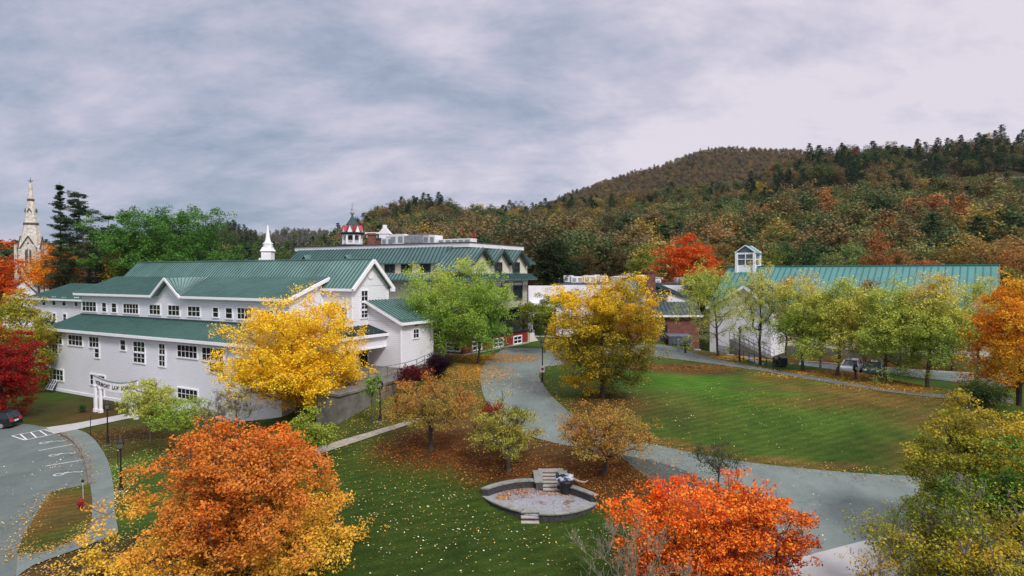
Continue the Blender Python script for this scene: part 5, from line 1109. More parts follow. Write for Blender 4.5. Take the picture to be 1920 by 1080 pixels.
# crab apples round the terrace
tree('crab_apple_tree', 'crab apple with rusty orange leaves, farthest left of the three by the terrace', 'crab apple tree', 807, g(805,843).y, 695, 98, 822, P_CRAB, 24000, .10, 150, 'umbrella', .42, .6, seed=51, base=None, pscale=.8, r0=.17, trunk_to=.35, zw=.35, shell=.4, twigs=700)
tree('crab_apple_tree', 'yellow green crab apple with bare red twigs, middle one behind the terrace', 'crab apple tree', 953, g(952,882).y, 750, 76, 868, P_CRAB2, 14000, .095, 110, 'umbrella', .36, .5, seed=57, pscale=.8, r0=.15, trunk_to=.3, shell=.4, twigs=900)
tree('crab_apple_tree', 'wide flat topped crab apple with amber leaves, nearest to the drive junction', 'crab apple tree', 1135, g(1130,889).y, 752, 100, 875, P_CRAB, 24000, .095, 150, 'umbrella', .40, .6, seed=52, pscale=.8, r0=.17, trunk_to=.35, zw=.3, shell=.42, twigs=700)
# yellow locusts
tree('honey_locust_tree', 'bright yellow honey locust in front of the white building', 'honey locust tree', 560, 55, 528, 136, 830, P_YEL, 90000, .16, 330, 'dome', .80, .62, seed=61, holes=.45, lobes=.2, shell=.42, r0=.24, pscale=.3, jit=.3, twigs=600, sprays=0)
tree('honey_locust_tree', 'golden honey locust with green inner leaves on the lawn beside the drive bend', 'honey locust tree', 1130, g(1130,745).y, 512, 104, 726, P_YEL2, 80000, .14, 300, 'round', .66, .62, seed=66, holes=.40, lobes=.24, shell=.40, r0=.2, pscale=.5, zw=.42, jit=.32, twigs=400)
# young trees beside the drive, before the cream building
gp = 'lime green trees before the cream building'
tree('birch_tree', 'lime green birch close to the white wing, tallest before the cream building', 'tree', 822, g(847,678).y, 488, 80, 672, P_LIME, 46000, .16, 190, 'broad', .7, .8, seed=71, shell=.5, r0=.12, pscale=.3, group=gp, zw=.40, zrev=True, dx=.8)
tree('birch_tree', 'lime green birch whose top hides the second front gable from the left', 'tree', 903, g(887,681).y, 492, 62, 662, P_LIME, 34000, .155, 150, 'broad', .65, .8, seed=73, shell=.5, r0=.12, pscale=.3, group=gp, zw=.3, zrev=True, dx=-.4)
tree('birch_tree', 'thin yellowing tree beside the white gable end', 'tree', 757, 84, 500, 42, 610, C_((190,165,60),(160,155,60),(130,150,60)), 7000, .19, 50, 'round', .7, .8, seed=74, r0=.12, group=gp)
tree('small_maple_tree', 'small dark green and yellow tree between the cream building and the golden locust', 'tree', 1022, 78, 548, 52, 628, C_((190,180,50),(130,140,45),(85,105,40),(55,75,35)), 12000, .18, 70, 'round', .6, .5, seed=75, r0=.13, zw=.4)
# the row beside the upper path
gp = 'row of young green and yellow trees along the upper path'
row = [(1348,668,1338,490,66,652,'thin crowned green tree standing first in the row, before the brick hall',.55,19000),(1427,684,1425,484,50,648,'slender see through green tree in front of the white gabled hall',.4,14000),
       (1507,695,1505,515,58,676,'green tree with a brownish gold top left of the parked cars',.6,19000),(1571,704,1582,526,52,672,'yellow topped green tree just left of the silver car',.62,18000),
       (1663,716,1664,530,60,694,'broad green tree between the two parked cars and the last two trees',.62,22000),(1742,727,1746,517,60,700,'tall pointed green tree near the end of the row before the orange maple',.62,22000)]
for k, (bpx, bpy_, px, top, hw, bot, lb, sp_, nl) in enumerate(row):
    Yr = g(bpx, bpy_).y; tree('linden_tree', lb, 'tree', px, Yr, top-9, hw*.97, bot+4, P_MIX, int(nl*(1.15 if k < 2 else 1.7)), .115 if k < 2 else .14, 150, 'egg', sp_, .8, seed=80+k, shell=.5, r0=.14, pscale=.35, zw=.42, zrev=True, group=gp, dx=(bpx-px)/F*Yr, twigs=500 if k < 2 else 200)
tree('linden_tree', 'pale grey green tree against the teal roof, last in the row before the orange maple', 'tree', 1836, 66, 522, 56, 660, P_PALE, 18000, .15, 80, 'egg', .55, .8, seed=88, r0=.13, group=gp)
g2 = 'second rank of trees between the path and the long hall'
for k, (px, top, hw, bot, pal, lb) in enumerate([(1478,512,30,660,C_((165,130,70),(180,150,80),(140,125,65)),'brownish thinning tree behind the first full green tree'),(1622,508,32,660,C_((165,135,75),(150,130,75),(185,160,90)),'grey brown thin topped tree against the teal roof behind the parked cars'),
      (1690,526,24,640,P_PALE,'small pale topped tree against the teal roof left of the tall pointed tree'),(1788,560,40,690,C_((130,155,70),(150,165,80)),'green tree filling the gap beside the tall pointed tree'),(1540,540,34,665,P_LIME,'green tree set back between the brown and the yellow topped trees'),(1625,550,40,670,P_LIME,'green tree set back behind the parked silver car'),(1715,560,40,680,P_LIME,'green tree set back behind the tall pointed tree')]):
    tree('linden_tree', lb, 'tree', px, 76, top, hw, bot, pal, 8500, .17, 60, 'egg', .6, .8, seed=90+k, r0=.12, group=g2, twigs=300)
# edges of the picture
tree(Mp, 'deep orange maple at the frame edge above the olive tree', 'maple tree', 1912, 54, 512, 105, 750, C_((240,176,42),(232,155,38),(215,132,38),(244,190,56),(160,132,46)), 50000, .16, 210, 'bell', .7, .6, seed=101, shell=.4, r0=.22, pscale=.35, jit=.3)
tree('evergreen_shrub', 'dark green shrub under the deep orange maple', 'shrub', 1855, 50.5, 705, 42, 762, C_((40,62,35),(60,80,40),(80,95,45)), 6000, .13, 50, 'round', .4, .8, seed=102, r0=.07)
tree(Mp, 'dark crimson maple beside the black car at the frame edge', 'maple tree', 2, 63, 612, 76, 782, P_CRIM, 46000, .15, 150, 'round', .7, .5, seed=103, shell=.42, r0=.22, pscale=.3)
tree('mixed_leaf_tree', 'yellow green tree standing behind the crimson maple', 'tree', 40, 76, 535, 60, 745, C_((190,165,45),(170,160,50),(130,145,50),(95,120,45)), 24000, .21, 120, 'round', .8, .6, seed=104, shell=.45, r0=.2, zw=.3)
tree('evergreen_shrub', 'dark green tree at the corner of the white building', 'tree', 82, 84, 570, 24, 740, C_((50,75,35),(65,90,40),(90,110,45)), 7000, .2, 50, 'egg', .6, .8, seed=105, r0=.1)
tree(Mp, 'orange maple at the left frame edge below the sky', 'maple tree', -14, 100, 440, 52, 620, P_RO + P_GOLD[:1], 16000, .28, 90, 'round', 1.1, .5, seed=106, r0=.25)
tree(Mp, 'golden orange maple in front of the stone spire foot', 'maple tree', 112, 135, 462, 58, 560, P_GOLD, 14000, .36, 90, 'dome', 1.5, .45, seed=107, r0=.3, twigs=200)
tree(Mp, 'thin half bare orange tree before the stone spire', 'maple tree', 72, 150, 478, 34, 545, P_GOLD, 2600, .34, 50, 'dome', 1.4, .5, seed=108, r0=.25, twigs=700)
tree(Mp, 'large bright green maple behind the white building', 'maple tree', 312, 128, 396, 116, 560, P_GR, 120000, .34, 360, 'broad', 1.4, .75, holes=.45, seed=109, r0=.45, shell=.5, pscale=.2)
tree(Mp, 'dark olive tree beside the bright green maple', 'tree', 205, 140, 425, 40, 560, C_((70,85,40),(90,95,45),(55,70,35)), 12000, .42, 80, 'round', 1.6, .5, seed=110, r0=.3)
tree(Mp, 'gold tinted tree under the tall pine', 'tree', 222, 122, 470, 22, 560, C_((190,140,35),(150,125,40),(90,95,40)), 4500, .36, 36, 'round', 1.2, .6, seed=111, r0=.2)
# shrubs at the walkway, the building foot and the drive
tree('leafy_shrub', 'yellow green small tree hiding the far end of the arched sign', 'shrub', 278, 55, 706, 56, 808, C_((170,185,75),(190,190,85),(140,165,65),(110,135,55)), 11000, .14, 80, 'dome', .45, .6, seed=121, r0=.1, twigs=400)
tree('leafy_shrub', 'yellow green shrub right of the arched sign shrub', 'shrub', 345, 50, 742, 60, 826, C_((180,190,70),(150,175,65),(120,145,55)), 9000, .13, 70, 'dome', .42, .6, seed=122, r0=.08, twigs=300)
tree('bare_shrub', 'grey green half bare bush against the white wall behind the maple top', 'shrub', 440, 50, 715, 52, 810, C_((150,150,85),(170,160,90)), 1500, .12, 60, 'vase', .4, .9, seed=123, r0=.06, twigs=1200, rmin=.012, bark=M_BARKG)
tree('bare_shrub', 'thin bare bush between the leafy shrubs and the bushy white wall', 'shrub', 390, 49, 745, 32, 815, C_((140,140,80),(160,150,80)), 700, .11, 40, 'vase', .35, .9, seed=124, r0=.05, twigs=700, rmin=.012, bark=M_BARKG)
tree('leafy_shrub', 'lime yellow shrub between the orange maple and the yellow locust', 'shrub', 580, 41, 770, 45, 862, C_((165,172,62),(140,155,58),(112,132,50)), 7500, .125, 60, 'dome', .4, .6, seed=125, r0=.08)
tree('climbing_shrub', 'thin green shrub growing up the concrete retaining wall', 'shrub', 697, 48, 697, 22, 760, C_((110,150,55),(140,170,65)), 1300, .13, 24, 'vase', .3, .8, seed=126, r0=.04, twigs=120)
tree('round_shrub', 'dark purple round bush at the corner of the white wing', 'shrub', 823, 60, 658, 24, 706, C_((35,16,28),(50,22,32),(28,14,22)), 9000, .12, 60, 'round', .42, .9, seed=127, r0=.07)
tree('round_shrub', 'burgundy red low bush before the entrance deck', 'shrub', 777, 56, 686, 34, 716, C_((72,24,28),(98,32,32),(50,18,24)), 7000, .12, 50, 'dome', .36, .8, seed=128, r0=.05)
tree('round_shrub', 'small dark green shrub on the turf by the white building corner', 'shrub', 150, 66.5, 757, 9, 773, P_DG, 700, .12, 12, 'dome', .2, .8, seed=129, r0=.03)
tree('round_shrub', 'rusty red low shrub behind the middle crab apple', 'shrub', 925, 44, 752, 26, 790, C_((140,55,35),(165,75,40),(110,45,32)), 2200, .10, 30, 'dome', .3, .8, seed=130, r0=.04, twigs=300)
tree(Mp, 'flame orange maple beyond the brick chimney', 'maple tree', 1288, 118, 437, 58, 560, P_RO, 30000, .26, 130, 'egg', 1.1, .5, seed=131, r0=.3, pscale=.25, lobes=.3)
tree(Mp, 'yellow green tree before the flame orange maple', 'tree', 1308, 108, 500, 28, 566, C_((150,160,65),(180,180,75),(120,140,60)), 6500, .3, 46, 'round', .9, .7, seed=132, r0=.2)
tree('dark_tree', 'dark heavy crowned tree between the cream building and the white roofs', 'tree', 1038, 125, 448, 42, 548, C_((35,50,30),(50,62,36),(62,70,38)), 18000, .36, 90, 'egg', 1.3, .6, seed=133, r0=.35, pscale=.25)
# ---- pines
def pine(name, label, px, Y, top, hw, bot, seed, nl=9000, ls=.5, pal=None, whorls=13, flatT=.22, trunk_w=.3, irregular=.3, group=None, crooked=0.0, droop=0.0, ex=.75):
    rng = np.random.default_rng(seed); c0 = at(px, 540, Y); zg = tz(c0.x, Y); zt = at(px, top, Y).z; zb = at(px, bot, Y).z; R_ = hw/F*Y
    P = [np.array([c0.x, Y, zg-.2])]; par = [-1]; r = [trunk_w]; nT = 14; H = zt-zg
    for i in range(1, nT+1):
        s = i/nT; P.append(np.array([c0.x + crooked*math.sin(s*5), Y, zg + H*s])); par.append(i-1); r.append(trunk_w*(1-s)+.03)
    cc = []; ss = []
    for w_ in range(whorls):
        s = (w_+.3)/whorls; z = zb + (zt-zb)*s; nb = rng.integers(4, 7); ext = R_*(1-s)**ex*(1.0)
        for k in range(nb):
            a = rng.uniform(0, 2*math.pi); L = max(.4, ext*rng.uniform(1-irregular*2, 1+irregular*.4)); zz = z + rng.uniform(-.4, .4)*(zt-zb)/whorls
            ti = min(nT, max(1, int((zz-zg)/H*nT))); base_ = np.array([c0.x + crooked*math.sin((zz-zg)/H*5), Y, zz-.1*L]); P.append(base_); par.append(ti); r.append(.07); last = len(P)-1; m_ = 4
            for j in range(1, m_+1):
                f = j/m_; q = base_ + np.array([math.cos(a)*L*f, math.sin(a)*L*f, (.22*L*f - droop*L*f*f)]); P.append(q); par.append(last); r.append(.06*(1-f)+.02); last = len(P)-1
                if f > .3: cc.append(q); ss.append((.16*L+.25, .16*L+.25, (.16*L+.25)*flatT+.08))
    P = np.array(P); off = np.array([c0.x, Y, zg]); o = empty(name, off, 0, label, 'pine tree', group)
    V, Q = wood(P, np.array(par), np.array(r), .03); link('trunk', fast_mesh('trunk', V-off, Q, M_BARK), o)
    V, Q, C = leaves(np.array(cc), np.array(ss), nl, ls, rng, palf=palette(pal or P_DG, .3, None, .3, seed), upbias=.8, aspect=.35); link('crown', fast_mesh('crown', V-off, Q, M_LEAF, C), o); return o
P_PINE = C_((38,60,45),(55,78,50),(72,92,58),(45,62,40))
pine('pine_tree', 'tall thin topped pine right of the stone spire', 115, 128, 341, 44, 560, 141, 30000, .28, P_PINE, 17, irregular=.4, droop=-.05, ex=.95)
pine('pine_tree', 'broad open crowned pine leaning over the gold maple', 160, 132, 362, 56, 540, 142, 42000, .30, P_PINE, 12, irregular=.35, crooked=1.2, trunk_w=.4, ex=.30, flatT=.34)
pine('pine_tree', 'dark lower pine just left of the bright green maple', 205, 150, 402, 52, 560, 143, 26000, .42, P_DG, 10, irregular=.35)
# ---- mid-distance trees between the town and the slopes
mid = [(455,150,446,34,P_DG,'round'),(500,170,440,30,C_((75,100,50),(95,118,60)),'round'),(540,175,438,34,C_((70,95,50),(90,110,55)),'round'),(430,160,430,30,C_((65,90,48),(85,105,55)),'round'),(590,185,430,28,P_DG,'cone'),
 (1095,165,455,34,C_((80,72,40),(100,85,45)),'round'),(1130,175,440,36,C_((70,68,40),(95,80,45)),'round'),(1165,160,458,32,C_((95,80,45),(70,65,38)),'round'),(1205,150,462,26,C_((120,125,55),(150,150,60)),'round'),(1222,160,470,22,C_((90,125,60),(110,140,65)),'cone'),
 (1345,170,445,30,C_((120,95,50),(145,110,50)),'round'),(1370,150,462,26,C_((140,125,60),(120,110,55)),'round'),(1440,150,455,28,C_((120,130,50),(90,105,45)),'round'),(1475,165,440,32,C_((75,100,55),(95,120,65)),'cone'),(1520,160,448,28,P_DG,'round'),(1400,175,430,34,C_((110,90,50),(85,75,42)),'round'),
 (1560,150,465,34,C_((130,135,75),(110,120,65)),'round'),(1645,150,428,34,C_((165,108,56),(148,96,52),(182,120,62)),'egg'),(1600,170,440,34,C_((125,150,80),(100,130,65)),'round'),(1680,160,452,30,P_RUST,'round'),(1735,150,478,30,C_((182,112,60),(165,100,54)),'dome'),(1790,165,455,36,C_((140,110,45),(120,95,42)),'round'),
 (1850,160,440,34,P_RUST,'round'),(1905,150,440,38,C_((150,108,56),(168,120,60)),'round'),(1890,130,500,26,C_((120,120,55),(95,105,50)),'round'),(985,170,462,26,C_((100,90,45),(80,80,42)),'round'),(950,178,452,26,C_((150,80,35),(120,85,40)),'round'),(905,180,440,28,P_DG,'cone'),(870,185,432,24,C_((175,70,35),(150,60,35)),'round'),(1005,180,440,30,C_((60,72,40),(80,85,45)),'cone')]
nmz = {0:'dark'}
def hue(p):
    c = np.array(p[0])**(1/2.2)*255; r_, g_, b_ = c
    if r_ > 1.45*g_: return 'rust red' if r_ > 160 else 'russet brown'
    if r_ > 1.12*g_: return 'ochre brown'
    if g_ > 1.15*r_: return 'deep green' if g_ < 90 else 'fresh green'
    return 'dark olive' if g_ < 100 else 'yellow olive'
marks = {455:'behind the white steeple on its left',500:'directly behind the white steeple',540:'behind the left end of the cream roof',430:'above the big green ridge left of the steeple',590:'left of the belvedere tower',1095:'above the first white rooftop units',1130:'above the middle of the white rooftop units',1165:'above the golden locust, in the middle distance',1205:'left of the flame orange maple, nearest to the chimney',1222:'close left of the flame orange maple',1345:'just right of the flame orange maple',1370:'between the flame orange maple and the cupola',1440:'close right of the glazed cupola',1475:'second to the right of the glazed cupola',1520:'above the left end of the teal roof',1400:'behind the glazed cupola',1560:'above the teal roof, third from its left end',1645:'tall over the middle of the teal roof',1600:'over the teal roof left of the tall rusty one',1680:'over the teal roof right of the tall rusty one',1735:'low mound like one over the teal roof',1790:'over the right part of the teal roof',1850:'over the right end of the teal roof',1905:'at the frame edge above the orange maple',1890:'small one just beyond the right end of the teal roof',985:'right of the three front gables',950:'above the second front gable',905:'above the first front gable',870:'behind the row of roof boxes',1005:'beside the dark heavy crowned tree'}
for k, (px, Y, top, hw, pal, fm) in enumerate(mid):
    z = tz((px-960)/F*Y, Y); botpx = 513 + (CAMZ - z - 2.5)/Y*F
    tree('woodland_tree', hue(pal) + ' tree ' + marks[px], 'tree', px, Y, top, hw, botpx, pal, 9000, .38, 60, fm, 1.25, .6, seed=200+k, r0=.25, pscale=.3, group='middle distance trees between the roofs and the wooded hill')
# ------------------------------------------------------------------ wooded hillsides
def proto(kind, pal, seed):
    """a forest tree about 12 m tall, standing at the origin"""
    rng = np.random.default_rng(seed)
    if kind == 'conifer':
        cc = []; 
        for s in np.linspace(.12, .98, 13):
            for k in range(5): a = rng.uniform(0, 6.28); L = 5.0*(1-s)**.62*rng.uniform(.5, 1.1)+.2; cc.append((math.cos(a)*L*.7, math.sin(a)*L*.7, 14*s)); 
        cc = np.array(cc); sp = np.stack([.5+.28*(1-cc[:, 2]/14)*2.4]*2 + [np.full(len(cc), .28)], -1); n, ls, asp = 2600, .62, .45; H = 14
    else:
        rx = 4.6; cc = envelope(46, (0, 0, 7.4), rx-.8, rx-.8, 4.3, rng, .3, .35, 'egg' if seed % 2 else 'round', seed); sp = np.full((46, 3), (1.15, 1.15, .8)); n, ls, asp = 3000, .50, .75; H = 12
    V, Q, C = leaves(cc, sp, n, ls, rng, palf=palette(pal, .45, None, .14, seed), upbias=.9, aspect=asp, jit=.12)
    P = np.array([(0,0,-1.5),(0,0,H*.3),(.2,0,H*.55),(0,.1,H*.85),(-1.6,.6,H*.7),(1.5,-.8,H*.65),(.4,1.6,H*.6)]); V2, Q2 = wood(P, np.array([-1,0,1,2,2,2,1]), np.array([.24,.2,.14,.05,.06,.06,.06]), .05)
    Vv = np.concatenate([V, V2]); Qq = np.concatenate([Q, Q2+len(V)]); Cc = np.concatenate([C, np.tile((.07,.055,.045), (len(V2), 1))]); mi = np.concatenate([np.zeros(len(Q)), np.ones(len(Q2))])
    return fast_mesh('forest_tree', Vv, Qq, [M_LEAF, M_BARK], Cc, matidx=mi)
KINDS_ = [('conifer', C_((40,64,46),(56,82,52),(68,94,58)), 'dark green conifer'),('conifer', C_((52,70,48),(70,88,56),(86,98,62)), 'grey green conifer'),('conifer', C_((36,52,40),(50,68,48)), 'blackish green conifer'),
 ('decid', C_((120,106,70),(136,118,74),(102,92,62)), 'dull brown broadleaf tree'),('decid', C_((150,116,70),(166,130,76),(130,102,66)), 'rusty brown broadleaf tree'),('decid', C_((98,102,58),(115,116,64),(82,88,52)), 'olive broadleaf tree'),
 ('decid', C_((148,130,68),(165,144,72),(128,114,62)), 'ochre yellow broadleaf tree'),('decid', C_((96,88,64),(112,102,70),(82,78,58)), 'grey brown half bare broadleaf tree'),('decid', C_((76,94,58),(92,108,64),(62,80,52)), 'mid green broadleaf tree'),
 ('decid', C_((176,124,70),(162,110,64),(188,138,76)), 'orange broadleaf tree'),('decid', C_((138,140,84),(122,128,76)), 'pale yellow green broadleaf tree'),('decid', C_((138,66,46),(120,60,44)), 'red broadleaf tree'),('decid', C_((128,110,76),(144,124,84),(112,98,70)), 'tan broadleaf tree')]
PROT = []
for k, (kd, pal, lb) in enumerate(KINDS_):
    for j in range(2): PROT.append((proto(kd, pal, 300 + k*2 + j), k))
rng = np.random.default_rng(77)
pts = []
def jgrid(y0, y1, sp_):
    out = []; y = y0
    while y < y1:
        x = -1.0*y
        while x < 1.0*y: out.append((x + rng.uniform(-.45, .45)*sp_, y + rng.uniform(-.45, .45)*sp_)); x += sp_
        y += sp_
    return out
cand = np.array(jgrid(176, 320, 11.0) + jgrid(320, 560, 8.6) + jgrid(560, 1000, 11) + jgrid(1000, 1140, 11) + jgrid(1140, 1340, 8.5) + jgrid(1340, 1420, 12) + jgrid(1420, 2500, 30)); X, Y = cand[:, 0], cand[:, 1]
px = 960 + F*X/Y; Z = terrain(X, Y); ok = (px > -60) & (px < 2010) & (Z > 2.5)
X, Y, Z, px = X[ok], Y[ok], Z[ok], px[ok]; o_ = np.argsort(Y); X, Y, Z, px = X[o_], Y[o_], Z[o_], px[o_]
# species by place
p3 = np.stack([X, Y, 0*X], -1); nA = vnoise(p3, 1/46, 1); nB = vnoise(p3, 1/23, 5); u = rng.random(len(X)); hrel = 513 - (513 + (CAMZ - Z)/Y*F)    # height above the horizon in photo pixels
kind = np.zeros(len(X), int); hd = hrel
for i in range(len(X)):
    far = Y[i] > 900; a = nA[i]*.5 + nB[i]*.35 + rng.normal(0, .28); pi = px[i]; h = hd[i]
    if Y[i] > 1450: kind[i] = rng.choice([2, 7, 5]); continue
    if far: kind[i] = rng.choice([12, 3, 12, 3, 12, 3, 12, 3, 4, 7, 6, 1] if pi > 1060 else [0, 7, 3, 1, 7]); continue
    if Y[i] > 500 or pi < 560: kind[i] = rng.choice([0, 1, 8, 5, 2, 1]); continue
    con = .05
    if pi > 1440 and h > 165: con = .50
    if 680 < pi < 1120 and h > 95: con = .38
    if 560 < pi < 700: con = .35
    if 1300 < pi < 1900 and 80 < h < 165: con = .38
    if a*.5 + con > u[i]: kind[i] = rng.choice([0, 0, 1, 1, 2]); continue
    if pi > 1250 and h < 110: kind[i] = rng.choice([4, 3, 6, 5, 3, 8, 6, 3, 5]) if a > -.05 else rng.choice([8, 5, 10, 3, 8, 5])
    else: kind[i] = rng.choice([3, 7, 5, 3, 6, 6, 7, 12, 5]) if a > -.08 else rng.choice([5, 7, 8, 3, 8])
    if rng.random() < .012: kind[i] = 11 if rng.random() < .35 else 9
scl = rng.uniform(.72, 1.18, len(X))*np.where(kind < 3, 1.05, 1.0); scl = np.where((kind < 3) & (px > 1430) & (hrel > 165) & (Y < 520), scl*1.02, scl); scl = scl*(1 + .62*np.clip((420 - Y)/180, 0, 1)*(kind > 2) + .3*np.clip((330 - Y)/130, 0, 1)*(kind < 3)); scl = np.where(Y > 1450, 1.8, np.where(Y > 900, scl*.85, scl))
rotz = rng.uniform(0, 6.28, len(X)); pr = np.array([2*k + rng.integers(0, 2) for k in kind])
# the road cut across the hill: no trees on it, only scrub just below
ROADS = [[(1455,374),(1466,371),(1500,367),(1540,364),(1575,361),(1612,357)], [(1740,347),(1760,344.5),(1800,342),(1840,339.5),(1880,337),(1925,334)]]
keep = np.ones(len(X), bool)
RW = [[g(a, b) for a, b in rd] for rd in ROADS]
for rd, rw in zip(ROADS, RW):
    for i in range(len(X)):
        if Y[i] > 600 or not (rd[0][0]-15 < px[i] < rd[-1][0]+15): continue
        xr = np.interp(px[i], [q[0] for q in rd], [w.y for w in rw]); d = xr - Y[i]
        if -9 < d < 7: keep[i] = False
        elif 7 <= d < (45 if rd[0][0] < 1700 else 80): scl[i] = min(scl[i], max(.25, (d*.34 - (1.0 if rd[0][0] < 1700 else 4.5))/13)); 
        if rd[0][0] > 1700 and 7 <= d < 22: keep[i] = False
Z = Z - np.where(Y > 560, 3.2*scl, .6)
# only what can be seen from around the camera: the sight line clears the ground and crowns in front by this much
nb = 520; hi = np.full(nb, -9.0); vis = np.zeros(len(X), bool); hh = np.where(kind < 3, 14, 12)*scl
tops = (Z + hh - CAMZ)/Y
for i in range(len(X)):
    b = int((px[i]+60)/2070*nb); b0, b1 = max(0, b-3), min(nb, b+4)
    if keep[i] and tops[i] > hi[b0:b1].min() - .012: vis[i] = True
    if keep[i]: w_ = max(0, int(3.0*scl[i]/Y[i]*F/4)); hi[max(0, b-w_):b+w_+1] = np.maximum(hi[max(0, b-w_):b+w_+1], (Z[i] + hh[i]*.80 - CAMZ)/Y[i])
sel = np.where(vis)[0]
# the 300 that show largest stand as trees of their own
py_top = 513 - tops*F
score = [(-(hh[i]*F/Y[i]) if (py_top[i] < 478 and 540 < px[i] < 1915) else 0, i) for i in sel]; score.sort(); ind = [i for s_, i in score[:300]]; iset = set(ind)
PN = {}
for i in ind:
    me, k = PROT[pr[i]]; o = bpy.data.objects.new('pine_tree' if k < 3 else 'forest_tree', me); S.collection.objects.link(o); o.location = (X[i], Y[i], Z[i]); o.rotation_euler = (0, 0, rotz[i]); o.scale = (scl[i], scl[i], scl[i]*rng.uniform(.9, 1.12))
    tag(o, KINDS_[k][2] + ' standing in the wooded slope behind the campus roofs', 'tree', KINDS_[k][2] + 's on the near wooded slope')
rest = np.array([i for i in sel if i not in iset])
print('forest: visible', len(sel), 'individual', len(ind), 'stuff', len(rest))
pc = bpy.data.collections.new('forest_kinds')
for j, (me, k) in enumerate(PROT): pc.objects.link(bpy.data.objects.new('kind_%02d' % j, me))
me = bpy.data.meshes.new('far_woodland'); me.vertices.add(len(rest)); me.vertices.foreach_set('co', np.stack([X[rest], Y[rest], Z[rest]], -1).astype(np.float32).ravel())
for nm, ty, arr in (('pick', 'INT', pr[rest].astype(np.int32)), ('rot', 'FLOAT', rotz[rest].astype(np.float32)), ('scl', 'FLOAT', scl[rest].astype(np.float32))):
    at_ = me.attributes.new(nm, ty, 'POINT'); at_.data.foreach_set('value', arr)
wl = link('far_woodland', me); wl['kind'] = 'stuff'; wl['label'] = 'autumn woodland covering the far slopes and the mountain'
gn = bpy.data.node_groups.new('woodland', 'GeometryNodeTree'); gn.interface.new_socket('Geometry', in_out='INPUT', socket_type='NodeSocketGeometry'); gn.interface.new_socket('Geometry', in_out='OUTPUT', socket_type='NodeSocketGeometry')
gi = gn.nodes.new('NodeGroupInput'); go = gn.nodes.new('NodeGroupOutput'); ip = gn.nodes.new('GeometryNodeInstanceOnPoints'); ci = gn.nodes.new('GeometryNodeCollectionInfo')
ci.inputs['Collection'].default_value = pc; ci.inputs['Separate Children'].default_value = True; ci.inputs['Reset Children'].default_value = True; ip.inputs['Pick Instance'].default_value = True
def na(nm, ty): n = gn.nodes.new('GeometryNodeInputNamedAttribute'); n.data_type = ty; n.inputs[0].default_value = nm; return n.outputs[0]
cx_ = gn.nodes.new('ShaderNodeCombineXYZ'); gn.links.new(na('rot', 'FLOAT'), cx_.inputs[2]); er = gn.nodes.new('FunctionNodeEulerToRotation'); gn.links.new(cx_.outputs[0], er.inputs[0])
m2p = gn.nodes.new('GeometryNodeMeshToPoints'); gn.links.new(gi.outputs[0], m2p.inputs[0]); gn.links.new(m2p.outputs[0], ip.inputs['Points'])
gn.links.new(ci.outputs[0], ip.inputs['Instance']); gn.links.new(na('pick', 'INT'), ip.inputs['Instance Index']); gn.links.new(er.outputs[0], ip.inputs['Rotation']); gn.links.new(na('scl', 'FLOAT'), ip.inputs['Scale']); gn.links.new(ip.outputs[0], go.inputs[0])
md = wl.modifiers.new('woodland', 'NODES'); md.node_group = gn
# road with its guard rail on the hill
for rd, rw in zip(ROADS, RW):
    sm = [g(*q) for q in spline(rd, 3)]; m = MB(); m2 = MB()
    for a, b in zip(sm[:-1], sm[1:]):
        m.beam(a + Vector((0, 0, .75)), b + Vector((0, 0, .75)), .1, .55); m.beam(a + Vector((0,0,0)), a + Vector((0,0,.9)), .15, .15)
        m2.prism([a + Vector((0,.3,-.8)), b + Vector((0,.3,-.8)), b + Vector((0,7,.0)), a + Vector((0,7,.0))], (0,0,.85))
    o = m.build('guard_rail', M_METAL); tag(o, 'long pale guard rail on the hillside road ' + ('at the frame edge' if rd[0][0] > 1700 else 'above the fresh green trees'), 'guard rail', 'guard rails on the hillside road')
    o = m2.build('hill_road', M_CONCL); o['kind'] = 'structure'
    # the mown verge below the road
    P = [q for q in sm]; Wd = 20 if rd[0][0] > 1700 else 9; vs = []; 
    for q in P: vs.append((q.x, q.y+.2)); 
    for q in P[::-1]: vs.append((q.x, q.y-Wd))
    vg = drape('verge', vs, .25, mat('verge_grass', (.035,.075,.022), .95, var=.3, vscale=.2), grid=6, world=True)

